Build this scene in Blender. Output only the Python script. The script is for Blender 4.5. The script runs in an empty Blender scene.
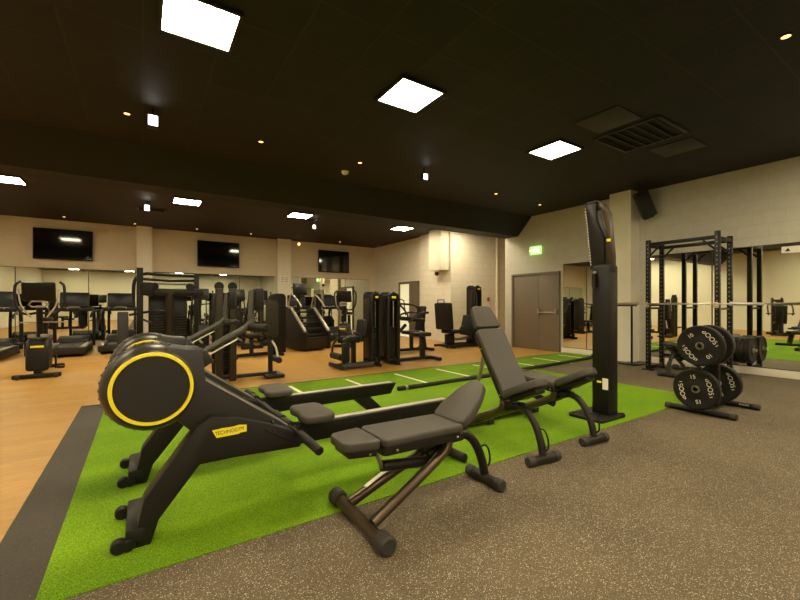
import bpy, bmesh, math, random
from mathutils import Vector, Matrix
random.seed(7)
SC = bpy.context.scene
COL = SC.collection
R = math.radians

# ------------------------------------------------------------------ camera, world, exposure
FPX, V0, CAMH, YAW = 393.3, 303.8, 1.25, 33.2
cam = bpy.data.cameras.new('camera')
cam.sensor_width = 36.0
cam.lens = FPX / 800 * 36.0
cam.shift_y = (V0 - 300) / 800
cam.clip_start = 0.05
cam.clip_end = 100
camo = bpy.data.objects.new('camera', cam)
COL.objects.link(camo)
camo.location = (0, 0, CAMH)
camo.rotation_euler = (R(90), 0, R(-YAW))
SC.camera = camo
w = bpy.data.worlds.new('world')
SC.world = w
w.use_nodes = True
w.node_tree.nodes['Background'].inputs[0].default_value = (1.0, 0.82, 0.58, 1)
w.node_tree.nodes['Background'].inputs[1].default_value = 0.02
SC.view_settings.view_transform = 'Standard'
SC.view_settings.look = 'None'
SC.view_settings.gamma = 1.0
SC.view_settings.use_curve_mapping = False
SC.view_settings.exposure = 1.3
PANEL_STRENGTH = 26.0
PANEL_COLOUR = (1.0, 0.86, 0.575)

SY, CY = math.sin(R(YAW)), math.cos(R(YAW))


def ray(u):
    r = (u - 400) / FPX
    return SY + CY * r, CY - SY * r


def at(u, v, z):                       # the point of the horizontal plane z seen at u, v
    d = FPX * (z - CAMH) / (V0 - v)
    dx, dy = ray(u)
    return Vector((dx * d, dy * d, z))


def on_y(u, v, Y):                     # the same on the vertical plane y = Y -> (x, z)
    dx, dy = ray(u)
    d = Y / dy
    return dx * d, CAMH + (V0 - v) * d / FPX


# ------------------------------------------------------------------ materials
def nt(name):
    m = bpy.data.materials.new(name)
    m.use_nodes = True
    t = m.node_tree
    return m, t, t.nodes, t.links, t.nodes['Principled BSDF']


def plain(name, col, rough=0.5, metal=0.0, noise=0.0, scale=30, bump=0.0, spec=0.5, bscale=None):
    m, t, n, l, b = nt(name)
    b.inputs['Base Color'].default_value = (*col, 1)
    b.inputs['Roughness'].default_value = rough
    b.inputs['Metallic'].default_value = metal
    b.inputs['Specular IOR Level'].default_value = spec
    tc = n.new('ShaderNodeTexCoord')
    if noise > 0:
        nz = n.new('ShaderNodeTexNoise')
        nz.inputs['Scale'].default_value = scale
        nz.inputs['Detail'].default_value = 4
        l.new(tc.outputs['Object'], nz.inputs['Vector'])
        mx = n.new('ShaderNodeMix')
        mx.data_type = 'RGBA'
        mx.inputs[6].default_value = (*[c * (1 - noise) for c in col], 1)
        mx.inputs[7].default_value = (*[min(1, c * (1 + noise)) for c in col], 1)
        l.new(nz.outputs['Fac'], mx.inputs[0])
        l.new(mx.outputs[2], b.inputs['Base Color'])
    if bump > 0:
        nz2 = n.new('ShaderNodeTexNoise')
        nz2.inputs['Scale'].default_value = bscale or scale * 6
        nz2.inputs['Detail'].default_value = 2
        l.new(tc.outputs['Object'], nz2.inputs['Vector'])
        bp = n.new('ShaderNodeBump')
        bp.inputs['Strength'].default_value = bump
        bp.inputs['Distance'].default_value = 0.01
        l.new(nz2.outputs['Fac'], bp.inputs['Height'])
        l.new(bp.outputs['Normal'], b.inputs['Normal'])
    return m


def emit(name, col, strength):
    m, t, n, l, b = nt(name)
    b.inputs['Base Color'].default_value = (*col, 1)
    b.inputs['Emission Color'].default_value = (*col, 1)
    b.inputs['Emission Strength'].default_value = strength
    return m


def ramp(n, stops):
    r = n.new('ShaderNodeValToRGB')
    e = r.color_ramp.elements
    while len(e) < len(stops):
        e.new(0.5)
    for k, (p, c) in enumerate(stops):
        e[k].position = p
        e[k].color = (*c, 1) if len(c) == 3 else c
    return r


def rubber_mat(name, base, fleck, thr):
    m, t, n, l, b = nt(name)
    tc = n.new('ShaderNodeTexCoord')
    nz = n.new('ShaderNodeTexNoise')
    nz.inputs['Scale'].default_value = 1.3
    nz.inputs['Detail'].default_value = 5
    l.new(tc.outputs['Object'], nz.inputs['Vector'])
    r0 = ramp(n, [(0.35, tuple(c * 0.82 for c in base)), (0.7, tuple(c * 1.15 for c in base))])
    l.new(nz.outputs['Fac'], r0.inputs[0])
    prev = r0.outputs[0]
    for sc_, th, fc in ((200, thr * 0.85, fleck), (290, thr * 1.1, tuple(c * 0.6 for c in fleck)), (150, thr * 0.8, tuple(c * 0.3 for c in base))):
        vo = n.new('ShaderNodeTexVoronoi')
        vo.inputs['Scale'].default_value = sc_
        mp = n.new('ShaderNodeMapping')
        mp.inputs['Location'].default_value = (sc_ * 0.37, sc_ * 0.11, 0)
        l.new(tc.outputs['Object'], mp.inputs[0])
        l.new(mp.outputs[0], vo.inputs['Vector'])
        # a cell is a fleck when its random colour channel is high, within its core
        sp = n.new('ShaderNodeSeparateColor')
        l.new(vo.outputs['Color'], sp.inputs[0])
        g = n.new('ShaderNodeMath')
        g.operation = 'GREATER_THAN'
        g.inputs[1].default_value = 1 - th
        l.new(sp.outputs[0], g.inputs[0])
        d = n.new('ShaderNodeMath')
        d.operation = 'LESS_THAN'
        d.inputs[1].default_value = 0.42
        l.new(vo.outputs['Distance'], d.inputs[0])
        mu = n.new('ShaderNodeMath')
        mu.operation = 'MULTIPLY'
        l.new(g.outputs[0], mu.inputs[0])
        l.new(d.outputs[0], mu.inputs[1])
        mx = n.new('ShaderNodeMix')
        mx.data_type = 'RGBA'
        mx.inputs[7].default_value = (*fc, 1)
        l.new(mu.outputs[0], mx.inputs[0])
        l.new(prev, mx.inputs[6])
        prev = mx.outputs[2]
    l.new(prev, b.inputs['Base Color'])
    b.inputs['Roughness'].default_value = 0.75
    b.inputs['Specular IOR Level'].default_value = 0.3
    nb = n.new('ShaderNodeTexNoise')
    nb.inputs['Scale'].default_value = 220
    l.new(tc.outputs['Object'], nb.inputs['Vector'])
    bp = n.new('ShaderNodeBump')
    bp.inputs['Strength'].default_value = 0.35
    bp.inputs['Distance'].default_value = 0.004
    l.new(nb.outputs['Fac'], bp.inputs['Height'])
    l.new(bp.outputs['Normal'], b.inputs['Normal'])
    return m


def turf_mat():
    m, t, n, l, b = nt('artificial_turf')
    tc = n.new('ShaderNodeTexCoord')
    nz = n.new('ShaderNodeTexNoise')
    nz.inputs['Scale'].default_value = 190
    nz.inputs['Detail'].default_value = 3
    l.new(tc.outputs['Object'], nz.inputs['Vector'])
    r0 = ramp(n, [(0.32, (0.060, 0.140, 0.002)), (0.52, (0.165, 0.310, 0.007)), (0.72, (0.31, 0.47, 0.022))])
    l.new(nz.outputs['Fac'], r0.inputs[0])
    mp = n.new('ShaderNodeMapping')
    mp.inputs['Scale'].default_value = (0.55, 1.6, 1)
    l.new(tc.outputs['Object'], mp.inputs[0])
    big = n.new('ShaderNodeTexNoise')
    big.inputs['Scale'].default_value = 1.6
    big.inputs['Detail'].default_value = 3
    l.new(mp.outputs[0], big.inputs['Vector'])
    r1 = ramp(n, [(0.36, (0.80, 0.86, 0.8)), (0.64, (1.06, 1.03, 1.0))])
    l.new(big.outputs['Fac'], r1.inputs[0])
    mx = n.new('ShaderNodeMix')
    mx.data_type = 'RGBA'
    mx.blend_type = 'MULTIPLY'
    mx.inputs[0].default_value = 1
    l.new(r0.outputs[0], mx.inputs[6])
    l.new(r1.outputs[0], mx.inputs[7])
    l.new(mx.outputs[2], b.inputs['Base Color'])
    b.inputs['Roughness'].default_value = 0.85
    b.inputs['Specular IOR Level'].default_value = 0.15
    bp = n.new('ShaderNodeBump')
    bp.inputs['Strength'].default_value = 0.6
    bp.inputs['Distance'].default_value = 0.01
    l.new(nz.outputs['Fac'], bp.inputs['Height'])
    l.new(bp.outputs['Normal'], b.inputs['Normal'])
    return m


def brick_mat(name, c1, c2, cm, bw, rh, mortar, rough, axis, bump=0.2, noise=0.12, spec=0.5, offset=0.5):
    m, t, n, l, b = nt(name)
    tc = n.new('ShaderNodeTexCoord')
    sp = n.new('ShaderNodeSeparateXYZ')
    l.new(tc.outputs['Object'], sp.inputs[0])
    cb = n.new('ShaderNodeCombineXYZ')
    a, c = {'x': (1, 2), 'y': (0, 2), 'z': (0, 1)}[axis]
    l.new(sp.outputs[a], cb.inputs[0])
    l.new(sp.outputs[c], cb.inputs[1])
    br = n.new('ShaderNodeTexBrick')
    br.offset = offset
    br.inputs['Color1'].default_value = (*c1, 1)
    br.inputs['Color2'].default_value = (*c2, 1)
    br.inputs['Mortar'].default_value = (*cm, 1)
    br.inputs['Scale'].default_value = 1
    br.inputs['Mortar Size'].default_value = mortar
    br.inputs['Mortar Smooth'].default_value = 0.3
    br.inputs['Brick Width'].default_value = bw
    br.inputs['Row Height'].default_value = rh
    l.new(cb.outputs[0], br.inputs['Vector'])
    nz = n.new('ShaderNodeTexNoise')
    nz.inputs['Scale'].default_value = 6
    nz.inputs['Detail'].default_value = 6
    mp = n.new('ShaderNodeMapping')
    mp.inputs['Scale'].default_value = (1, 6, 1) if axis == 'z' else (1, 1, 1)
    l.new(cb.outputs[0], mp.inputs[0])
    l.new(mp.outputs[0], nz.inputs['Vector'])
    r = ramp(n, [(0.25, (1 - noise,) * 3), (0.75, (1 + noise,) * 3)])
    l.new(nz.outputs['Fac'], r.inputs[0])
    mx = n.new('ShaderNodeMix')
    mx.data_type = 'RGBA'
    mx.blend_type = 'MULTIPLY'
    mx.inputs[0].default_value = 1
    l.new(br.outputs['Color'], mx.inputs[6])
    l.new(r.outputs[0], mx.inputs[7])
    l.new(mx.outputs[2], b.inputs['Base Color'])
    b.inputs['Roughness'].default_value = rough
    b.inputs['Specular IOR Level'].default_value = spec
    bp = n.new('ShaderNodeBump')
    bp.inputs['Strength'].default_value = bump
    bp.inputs['Distance'].default_value = 0.004
    bp.invert = True
    l.new(br.outputs['Fac'], bp.inputs['Height'])
    l.new(bp.outputs['Normal'], b.inputs['Normal'])
    return m


WALLC = (0.63, 0.545, 0.41)
WALLC2 = (0.60, 0.52, 0.39)
M = {}
M['wall_x'] = brick_mat('painted_block_x', WALLC, WALLC2, tuple(c * 0.9 for c in WALLC), 0.44, 0.22, 0.008, 0.6, 'x', 0.25, 0.05)
M['wall_y'] = brick_mat('painted_block_y', WALLC, WALLC2, tuple(c * 0.9 for c in WALLC), 0.44, 0.22, 0.008, 0.6, 'y', 0.25, 0.05)
M['plaster'] = plain('plaster_paint', (0.66, 0.565, 0.41), 0.7, noise=0.06, scale=3, bump=0.05)
M['wall_right'] = brick_mat('painted_block_grey', (0.53, 0.505, 0.42), (0.515, 0.49, 0.405), (0.48, 0.455, 0.375), 0.44, 0.22, 0.008, 0.6, 'x', 0.25, 0.05)
M['pale_wall'] = plain('pale_wall_paint', (0.76, 0.74, 0.62), 0.6, noise=0.04, scale=3)
M['white_block_x'] = brick_mat('white_block_x', (0.76, 0.70, 0.58), (0.74, 0.68, 0.56), (0.66, 0.60, 0.49), 0.44, 0.22, 0.008, 0.55, 'x', 0.3, 0.05)
M['white_block_y'] = brick_mat('white_block_y', (0.76, 0.70, 0.58), (0.74, 0.68, 0.56), (0.66, 0.60, 0.49), 0.44, 0.22, 0.008, 0.55, 'y', 0.3, 0.05)
M['white_paint'] = plain('white_paint', (0.78, 0.72, 0.59), 0.5, noise=0.05, scale=4)
M['ceiling'] = brick_mat('ceiling_tile', (0.0095, 0.0072, 0.0045), (0.0075, 0.0056, 0.0035), (0.019, 0.0145, 0.0095), 0.6, 0.6, 0.010, 0.62, 'z', 0.4, 0.25, 0.35, 0.0)
M['beam'] = plain('beam_paint', (0.010, 0.0085, 0.007), 0.6, noise=0.1, scale=2, spec=0.3)
M['lit_ceiling'] = plain('lit_ceiling_tone', (0.028, 0.0185, 0.0105), 0.6, noise=0.2, scale=3, spec=0.3)  # lamplight on the back ceiling, put into its colour as a paler brown
M['wood'] = brick_mat('plank_floor', (0.46, 0.25, 0.060), (0.395, 0.212, 0.049), (0.295, 0.158, 0.036), 1.25, 0.165, 0.0025, 0.42, 'z', 0.1, 0.16, 0.35)
M['rubber'] = rubber_mat('speckled_rubber', (0.106, 0.079, 0.047), (0.58, 0.48, 0.34), 0.15)
M['rubber_dark'] = rubber_mat('dark_rubber_edge', (0.060, 0.050, 0.040), (0.16, 0.13, 0.10), 0.03)
M['turf'] = turf_mat()
M['line'] = plain('turf_line', (0.78, 0.72, 0.58), 0.8)
M['trim'] = plain('dark_trim', (0.05, 0.035, 0.02), 0.5)
M['mirror'], _t, _n, _l, _b = nt('mirror_glass')
_b.inputs['Base Color'].default_value = (0.80, 0.83, 0.72, 1)
_b.inputs['Metallic'].default_value = 1
_b.inputs['Roughness'].default_value = 0.015
M['panel'] = emit('led_diffuser', PANEL_COLOUR, PANEL_STRENGTH)
M['spot'] = emit('warm_lamp', (1.0, 0.52, 0.15), 1.6)
M['spot_cool'] = emit('cool_lamp', (1.0, 0.96, 0.88), 3)
M['exit_green'] = plain('exit_sign_green', (0.10, 0.50, 0.08), 0.4)
_b = M['exit_green'].node_tree.nodes['Principled BSDF']
_b.inputs['Emission Color'].default_value = (0.36, 0.70, 0.16, 1)
_b.inputs['Emission Strength'].default_value = 0.75
M['exit_white'] = emit('exit_sign_white', (0.85, 1.0, 0.65), 1.0)
M['black'] = plain('black_powder_coat', (0.0085, 0.007, 0.0055), 0.42, noise=0.15, scale=20, spec=0.3)
M['frame'] = plain('graphite_frame', (0.015, 0.0125, 0.010), 0.40, noise=0.1, scale=20, spec=0.3)
M['plastic'] = plain('charcoal_plastic', (0.011, 0.0095, 0.008), 0.5, noise=0.1, scale=15, spec=0.3)
M['rower'] = plain('rower_satin_black', (0.012, 0.010, 0.0085), 0.45, noise=0.1, scale=8, spec=0.3)
M['rower_grey'] = plain('rower_grey_shell', (0.020, 0.018, 0.017), 0.42, noise=0.1, scale=8)
M['disc'] = plain('flywheel_cover', (0.014, 0.013, 0.013), 0.38, noise=0.2, scale=60, bump=0.25, bscale=160)
M['rim'] = plain('flywheel_rim', (0.024, 0.020, 0.016), 0.33, noise=0.15, scale=12)
M['pad'] = plain('grey_vinyl', (0.052, 0.044, 0.034), 0.55, noise=0.08, scale=12, bump=0.12, bscale=300)
M['pad_dark'] = plain('black_vinyl', (0.010, 0.008, 0.006), 0.5, noise=0.1, scale=12, spec=0.3)
M['bronze'] = plain('bronze_tube', (0.10, 0.072, 0.045), 0.30, 0.75, noise=0.08, scale=15)
M['bronze_dark'] = plain('dark_bronze', (0.040, 0.026, 0.014), 0.4, 0.4)
M['rubber_cap'] = plain('rubber_cap', (0.032, 0.028, 0.023), 0.6, noise=0.1, scale=20)
M['arm_grey'] = plain('arm_grey', (0.085, 0.080, 0.072), 0.35, 0.3)
M['steel'] = plain('brushed_steel', (0.55, 0.50, 0.42), 0.28, 0.9)
M['alu'] = plain('pale_rail', (0.62, 0.57, 0.48), 0.35, 0.55)
M['yellow'] = plain('yellow_paint', (0.88, 0.74, 0.025), 0.45)
M['white'] = plain('white_print', (0.80, 0.74, 0.62), 0.5)
M['ink'] = plain('black_print', (0.012, 0.010, 0.008), 0.6)
M['stackplate'] = plain('stack_plate', (0.018, 0.014, 0.010), 0.35, 0.4, spec=0.3)
M['column'] = plain('brown_column', (0.032, 0.023, 0.014), 0.4, 0.3, noise=0.1, scale=8, spec=0.3)
M['silver'] = plain('silver_plastic', (0.30, 0.27, 0.22), 0.35, 0.4)
M['screen'] = plain('black_glass', (0.004, 0.004, 0.004), 0.06, spec=0.6)
M['console_screen'] = plain('console_glass', (0.006, 0.006, 0.006), 0.35, spec=0.25)
M['bumper'] = plain('bumper_rubber', (0.013, 0.0105, 0.008), 0.55, noise=0.12, scale=25, spec=0.3)
M['door'] = plain('door_brown_grey', (0.165, 0.125, 0.085), 0.5, noise=0.06, scale=3)
M['door_frame'] = plain('door_frame_paint', (0.16, 0.13, 0.095), 0.5)
M['vent'] = plain('vent_grille', (0.022, 0.018, 0.012), 0.5, noise=0.1)
M['red'] = plain('red_plastic', (0.42, 0.05, 0.02), 0.4)
M['paper'] = plain('paper_white', (0.82, 0.76, 0.66), 0.8)
M['rope'] = plain('rope_black', (0.016, 0.013, 0.010), 0.8, noise=0.3, scale=60, bump=0.6, bscale=90)
M['glass_lit'] = emit('lit_glass', (0.85, 0.80, 0.52), 0.22)
M['hole'] = plain('punched_hole', (0.42, 0.38, 0.31), 0.6)


# ------------------------------------------------------------------ mesh builder
def rrect(cx, cy, wd, h, r, n=4):
    out = []
    for (sx, sy, a0) in ((1, 1, 0), (-1, 1, 90), (-1, -1, 180), (1, -1, 270)):
        for k in range(n + 1):
            a = R(a0 + 90 * k / n)
            out.append((cx + sx * (wd / 2 - r) + r * math.cos(a), cy + sy * (h / 2 - r) + r * math.sin(a)))
    return out


def curve(pts, n=6):
    P = [Vector(p) for p in pts]
    P = [P[0] * 2 - P[1]] + P + [P[-1] * 2 - P[-2]]
    out = []
    for i in range(1, len(P) - 2):
        for k in range(n):
            t = k / n
            a, b, c, d = P[i - 1:i + 3]
            out.append(0.5 * ((2 * b) + (c - a) * t + (2 * a - 5 * b + 4 * c - d) * t * t + (3 * b - a - 3 * c + d) * t ** 3))
    out.append(P[-2].copy())
    return out


class MB:
    def __init__(self):
        self.bm = bmesh.new()
        self.slot = 0

    def _join(self, b2, mat=None):
        if mat is not None:
            bmesh.ops.transform(b2, matrix=mat, verts=b2.verts)
        for f in b2.faces:
            f.material_index = self.slot
        me = bpy.data.meshes.new('tmp')
        b2.to_mesh(me)
        b2.free()
        self.bm.from_mesh(me)
        bpy.data.meshes.remove(me)

    @staticmethod
    def _bevel(b2, w_, seg=2):
        if w_ <= 0:
            return
        ed = [e for e in b2.edges if len(e.link_faces) == 2 and e.calc_face_angle(0) > 0.45]
        bmesh.ops.bevel(b2, geom=ed, offset=w_, segments=seg, affect='EDGES', clamp_overlap=True, profile=0.5)

    def box(self, c, s, bevel=0.0, rot=None, seg=2):
        b2 = bmesh.new()
        bmesh.ops.create_cube(b2, size=1)
        bmesh.ops.scale(b2, vec=Vector(s), verts=b2.verts)
        self._bevel(b2, bevel, seg)
        m = Matrix.Translation(Vector(c))
        if rot is not None:
            m = m @ rot.to_4x4()
        self._join(b2, m)
        return self

    def prism(self, outline, lo, hi, axis='y', bevel=0.0, mat=None, seg=2):
        b2 = bmesh.new()

        def pt(p, h):
            return {'y': (p[0], h, p[1]), 'z': (p[0], p[1], h), 'x': (h, p[0], p[1])}[axis]
        n = len(outline)
        a = [b2.verts.new(pt(p, lo)) for p in outline]
        b = [b2.verts.new(pt(p, hi)) for p in outline]
        b2.faces.new(a)
        b2.faces.new(b[::-1])
        for i in range(n):
            j = (i + 1) % n
            b2.faces.new((a[j], a[i], b[i], b[j]))
        bmesh.ops.recalc_face_normals(b2, faces=b2.faces)
        self._bevel(b2, bevel, seg)
        self._join(b2, mat)
        return self

    def tube(self, pts, r, seg=10, smooth=0, closed=False):
        P = [Vector(p) for p in pts]
        if smooth:
            P = curve(P, smooth)
        n = len(P)
        rr = r if isinstance(r, (list, tuple)) else [r] * n
        b2 = bmesh.new()
        up = None
        rings = []
        for i in range(n):
            if closed:
                t = (P[(i + 1) % n] - P[i - 1]).normalized()
            else:
                t = (P[min(i + 1, n - 1)] - P[max(i - 1, 0)]).normalized()
            if up is None:
                up = Vector((0, 0, 1)) if abs(t.z) < 0.9 else Vector((1, 0, 0))
            s = t.cross(up).normalized()
            up = s.cross(t).normalized()
            rings.append([b2.verts.new(P[i] + (s * math.cos(2 * math.pi * k / seg) + up * math.sin(2 * math.pi * k / seg)) * rr[i]) for k in range(seg)])
        for i in range(n if closed else n - 1):
            A, B = rings[i], rings[(i + 1) % n]
            for k in range(seg):
                b2.faces.new((A[k], A[(k + 1) % seg], B[(k + 1) % seg], B[k]))
        if not closed:
            b2.faces.new(rings[0])
            b2.faces.new(rings[-1][::-1])
        bmesh.ops.recalc_face_normals(b2, faces=b2.faces)
        self._join(b2)
        return self

    def lathe(self, prof, base, axis, seg=32):
        """prof: (radius, height) along axis from base"""
        b2 = bmesh.new()
        rings = []
        for (r, h) in prof:
            if r <= 1e-6:
                rings.append([b2.verts.new((0, 0, h))])
            else:
                rings.append([b2.verts.new((r * math.cos(2 * math.pi * k / seg), r * math.sin(2 * math.pi * k / seg), h)) for k in range(seg)])
        for A, B in zip(rings, rings[1:]):
            for k in range(seg):
                j = (k + 1) % seg
                if len(A) == 1 and len(B) == 1:
                    continue
                if len(A) == 1:
                    b2.faces.new((A[0], B[j], B[k]))
                elif len(B) == 1:
                    b2.faces.new((A[k], A[j], B[0]))
                else:
                    b2.faces.new((A[k], A[j], B[j], B[k]))
        for ring, first in ((rings[0], True), (rings[-1], False)):
            if len(ring) > 1:
                b2.faces.new(ring if not first else ring[::-1])
        bmesh.ops.recalc_face_normals(b2, faces=b2.faces)
        q = Vector((0, 0, 1)).rotation_difference(Vector(axis).normalized())
        self._join(b2, Matrix.Translation(Vector(base)) @ q.to_matrix().to_4x4())
        return self

    def cyl(self, p0, p1, r, seg=16, ch=0.003):
        p0, p1 = Vector(p0), Vector(p1)
        L = (p1 - p0).length
        ch = min(ch, r * 0.4, L * 0.3)
        return self.lathe([(0, 0), (r - ch, 0), (r, ch), (r, L - ch), (r - ch, L), (0, L)], p0, p1 - p0, seg)

    def ball(self, c, r, sc=(1, 1, 1), seg=16):
        b2 = bmesh.new()
        bmesh.ops.create_uvsphere(b2, u_segments=seg, v_segments=seg // 2, radius=r)
        self._join(b2, Matrix.Translation(Vector(c)) @ Matrix.Diagonal((*sc, 1)))
        return self

    def build(self, name, mats, parent=None, label=None):
        bm = self.bm
        for f in bm.faces:
            f.smooth = True
        for e in bm.edges:
            if len(e.link_faces) == 2 and e.calc_face_angle(0) > R(38):
                e.smooth = False
        me = bpy.data.meshes.new(name)
        bm.to_mesh(me)
        bm.free()
        for m_ in (mats if isinstance(mats, (list, tuple)) else [mats]):
            me.materials.append(M[m_])
        o = bpy.data.objects.new(name, me)
        COL.objects.link(o)
        if parent is not None:
            o.parent = parent
        if label:
            o['label'] = label
        return o


def thing(name, label, cat, loc, rz=0.0, group=None):
    o = bpy.data.objects.new(name, None)
    o.empty_display_size = 0.2
    COL.objects.link(o)
    o.location = loc
    o.rotation_euler = (0, 0, R(rz))
    return tag(o, label, cat, group)


def tag(o, label, cat, group=None):
    o['label'] = label
    o['category'] = cat
    if group:
        o['group'] = group
    return o


def struct(o):
    o['kind'] = 'structure'
    return o


def dup(root, loc, rz, label, group=None):
    def cp(o, par):
        c = o.copy()
        COL.objects.link(c)
        c.parent = par
        for k in [x for x in bpy.data.objects if x.parent == o]:
            cp(k, c)
        return c
    r = cp(root, None)
    r.location = loc
    r.rotation_euler = (0, 0, R(rz))
    r['label'] = label
    if group:
        r['group'] = group
    return r


def text(s, size, mat, name, parent, mw, extrude=0.0006):
    cu = bpy.data.curves.new('t', 'FONT')
    cu.body = s
    cu.size = size
    cu.align_x = 'CENTER'
    cu.align_y = 'CENTER'
    cu.extrude = extrude
    ob = bpy.data.objects.new('t', cu)
    COL.objects.link(ob)
    dg = bpy.context.evaluated_depsgraph_get()
    dg.update()
    me = bpy.data.meshes.new_from_object(ob.evaluated_get(dg))
    bpy.data.objects.remove(ob)
    me.transform(mw)
    me.materials.clear()
    me.materials.append(M[mat])
    o = bpy.data.objects.new(name, me)
    COL.objects.link(o)
    o.parent = parent
    return o


def face_matrix(org, right, up):
    r, u = Vector(right).normalized(), Vector(up).normalized()
    n_ = r.cross(u)
    return Matrix(((r.x, u.x, n_.x, org[0]), (r.y, u.y, n_.y, org[1]), (r.z, u.z, n_.z, org[2]), (0, 0, 0, 1)))


def ry(a):
    return Matrix.Rotation(R(a), 3, 'Y')


# ------------------------------------------------------------------ the room
CZ = 3.68
XW = 9.05
YB = 14.95
XL, YF = -6.0, -7.5
XTL, XTE, YN, YL, YFAR, XTR = -0.62, -0.375, 2.16, 4.90, 6.05, 6.22

struct(MB().box((3.0, 3.7, -0.05), (18.6, 23.2, 0.10)).build('floor', 'wood'))
mb = MB()
RZ = 0.006
mb.box(((XTE + XW) / 2, (YF + YN) / 2, RZ / 2), (XW - XTE, YN - YF, RZ))
mb.box(((XTR + XW) / 2, (YN + YL) / 2, RZ / 2), (XW - XTR, YL - YN, RZ))
struct(mb.build('floor_rubber', 'rubber'))
struct(MB().box(((XTL + XTE) / 2, (YF + YFAR) / 2, RZ / 2), (XTE - XTL, YFAR - YF, RZ)).build('floor_rubber_edge', 'rubber_dark'))
TZ = 0.012
mb = MB()
mb.prism([(XTE, YN), (XTR, YN), (XTR, YL), (XW, YL), (XW, YFAR), (XTE, YFAR)], 0.0, TZ, 'z')
mb.slot = 1
for k in range(8):
    x = 1.85 + 0.94 * k
    mb.box((x, 5.38, TZ + 0.001), (0.05, 0.98, 0.002))
struct(mb.build('floor_turf', ['turf', 'line']))
struct(MB().box(((XTL + XW) / 2, YFAR + 0.02, 0.007), (XW - XTL, 0.04, 0.014)).build('trim_1', 'trim'))

struct(MB().box((3.0, -0.05, CZ + 0.05), (18.6, 15.7, 0.10)).build('ceiling', 'ceiling'))
struct(MB().box((3.0, 11.55, CZ + 0.05), (18.6, 7.5, 0.10)).build('ceiling_back', 'lit_ceiling'))
# dropped beam between the two halves of the room
struct(MB().prism([(7.14, CZ), (7.62, 3.19), (8.10, 3.19), (8.10, CZ)], XL, XW + 0.3, 'x').build('ceiling_beam', 'beam'))

struct(MB().box((XW + 0.15, (YF + 8.10) / 2, CZ / 2), (0.30, 8.10 - YF, CZ)).build('wall_right', 'wall_right'))
struct(MB().box((XW + 0.15 + 1.5, 8.0, CZ / 2), (2.7, 0.2, CZ)).build('wall_right_return', 'wall_y'))
struct(MB().box((10.15, 9.70 + 0.15, CZ / 2), (3.1, 0.30, CZ)).build('wall_alcove', 'white_block_y'))
struct(MB().box((11.75, 8.9, CZ / 2), (0.2, 1.9, CZ)).build('wall_alcove_end', 'wall_x'))
mb = MB()
mb.box((8.45, 10.55, CZ / 2), (0.30, 1.7, CZ))
mb.box((8.60, 13.2, CZ / 2), (0.30, 3.6, CZ))
struct(mb.build('wall_back_side', 'white_block_x'))
struct(MB().box(((XL + 8.75) / 2, YB + 0.15, CZ / 2), (8.75 - XL, 0.30, CZ)).build('wall_back', 'plaster'))
struct(MB().box((XL - 0.15, (YF + YB) / 2, CZ / 2), (0.30, YB - YF + 0.6, CZ)).build('wall_left', 'pale_wall'))
struct(MB().box(((XL + XW) / 2, YF - 0.15, CZ / 2), (XW - XL + 0.6, 0.30, CZ)).build('wall_front', 'pale_wall'))
# pilasters
struct(MB().box((0.05, YB - 0.12, CZ / 2), (0.42, 0.24, CZ)).build('wall_back_pilaster', 'white_paint'))
struct(MB().box((4.45, YB - 0.12, CZ / 2), (0.50, 0.24, CZ)).build('wall_back_pilaster', 'white_paint'))
struct(MB().box((8.87, 4.54, CZ / 2), (0.36, 0.46, CZ)).build('wall_right_pilaster', 'white_paint'))
# white boxing and pipe on the set-back wall
struct(MB().box((8.14, 10.12, (2.34 + CZ) / 2), (0.33, 0.62, CZ - 2.34), 0.006).build('wall_back_side_boxing', 'white_paint'))
struct(MB().tube([(10.35, 9.64, 0), (10.35, 9.64, CZ)], 0.045, 12).build('trim_2', 'white_paint'))
struct(MB().box((9.03, 0.6, 0.065), (0.05, 7.2 - 0.3, 0.13), 0.004).build('baseboard_right', 'white_paint'))
struct(MB().box((9.03, 5.48, 0.065), (0.05, 1.42, 0.13), 0.004).build('baseboard_right', 'white_paint'))


def mirror(name, label, axis, at_, a0, a1, z0, z1, seams):
    t = thing(name, label, 'mirror', ((at_, (a0 + a1) / 2, z0) if axis == 'x' else ((a0 + a1) / 2, at_, z0)))
    h = z1 - z0
    wd = a1 - a0
    mb = MB()
    (mb.box((0, 0, h / 2), (0.012, wd, h)) if axis == 'x' else mb.box((0, 0, h / 2), (wd, 0.012, h)))
    mb.build('mirror_glass', 'mirror', t)
    mb = MB()
    for s in seams:
        q = s - (a0 + a1) / 2
        (mb.box((-0.007, q, h / 2), (0.004, 0.02, h)) if axis == 'x' else mb.box((q, -0.007, h / 2), (0.02, 0.004, h)))
    e = 0.012
    for zz in (0.004, h - 0.004):
        (mb.box((-0.007, 0, zz), (0.004, wd, e)) if axis == 'x' else mb.box((0, -0.007, zz), (wd, 0.004, e)))
    mb.build('mirror_edging', 'trim', t)
    return t


mirror('wall_mirror', 'long wall mirror behind the weight plates and power rack', 'x', XW - 0.008, -2.6, 4.07, 0.135, 2.27, [-1.2, 0.3, 1.75, 3.0])
mirror('wall_mirror', 'narrow wall mirror beside the brown double doors', 'x', XW - 0.008, 4.78, 6.16, 0.135, 2.27, [5.52])
mirror('wall_mirror', 'back wall mirror behind the row of treadmills under the first screen', 'y', YB - 0.008, -5.9, -0.17, 0.15, 2.28, [-4.5, -2.95, -1.35])
mirror('wall_mirror', 'back wall mirror between the two wall pilasters', 'y', YB - 0.008, 0.27, 4.18, 0.15, 2.28, [1.6, 2.9])
mirror('wall_mirror', 'back wall mirror behind the stair climber under the last screen', 'y', YB - 0.008, 4.72, 8.2, 0.15, 2.28, [5.9, 7.05])

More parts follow.
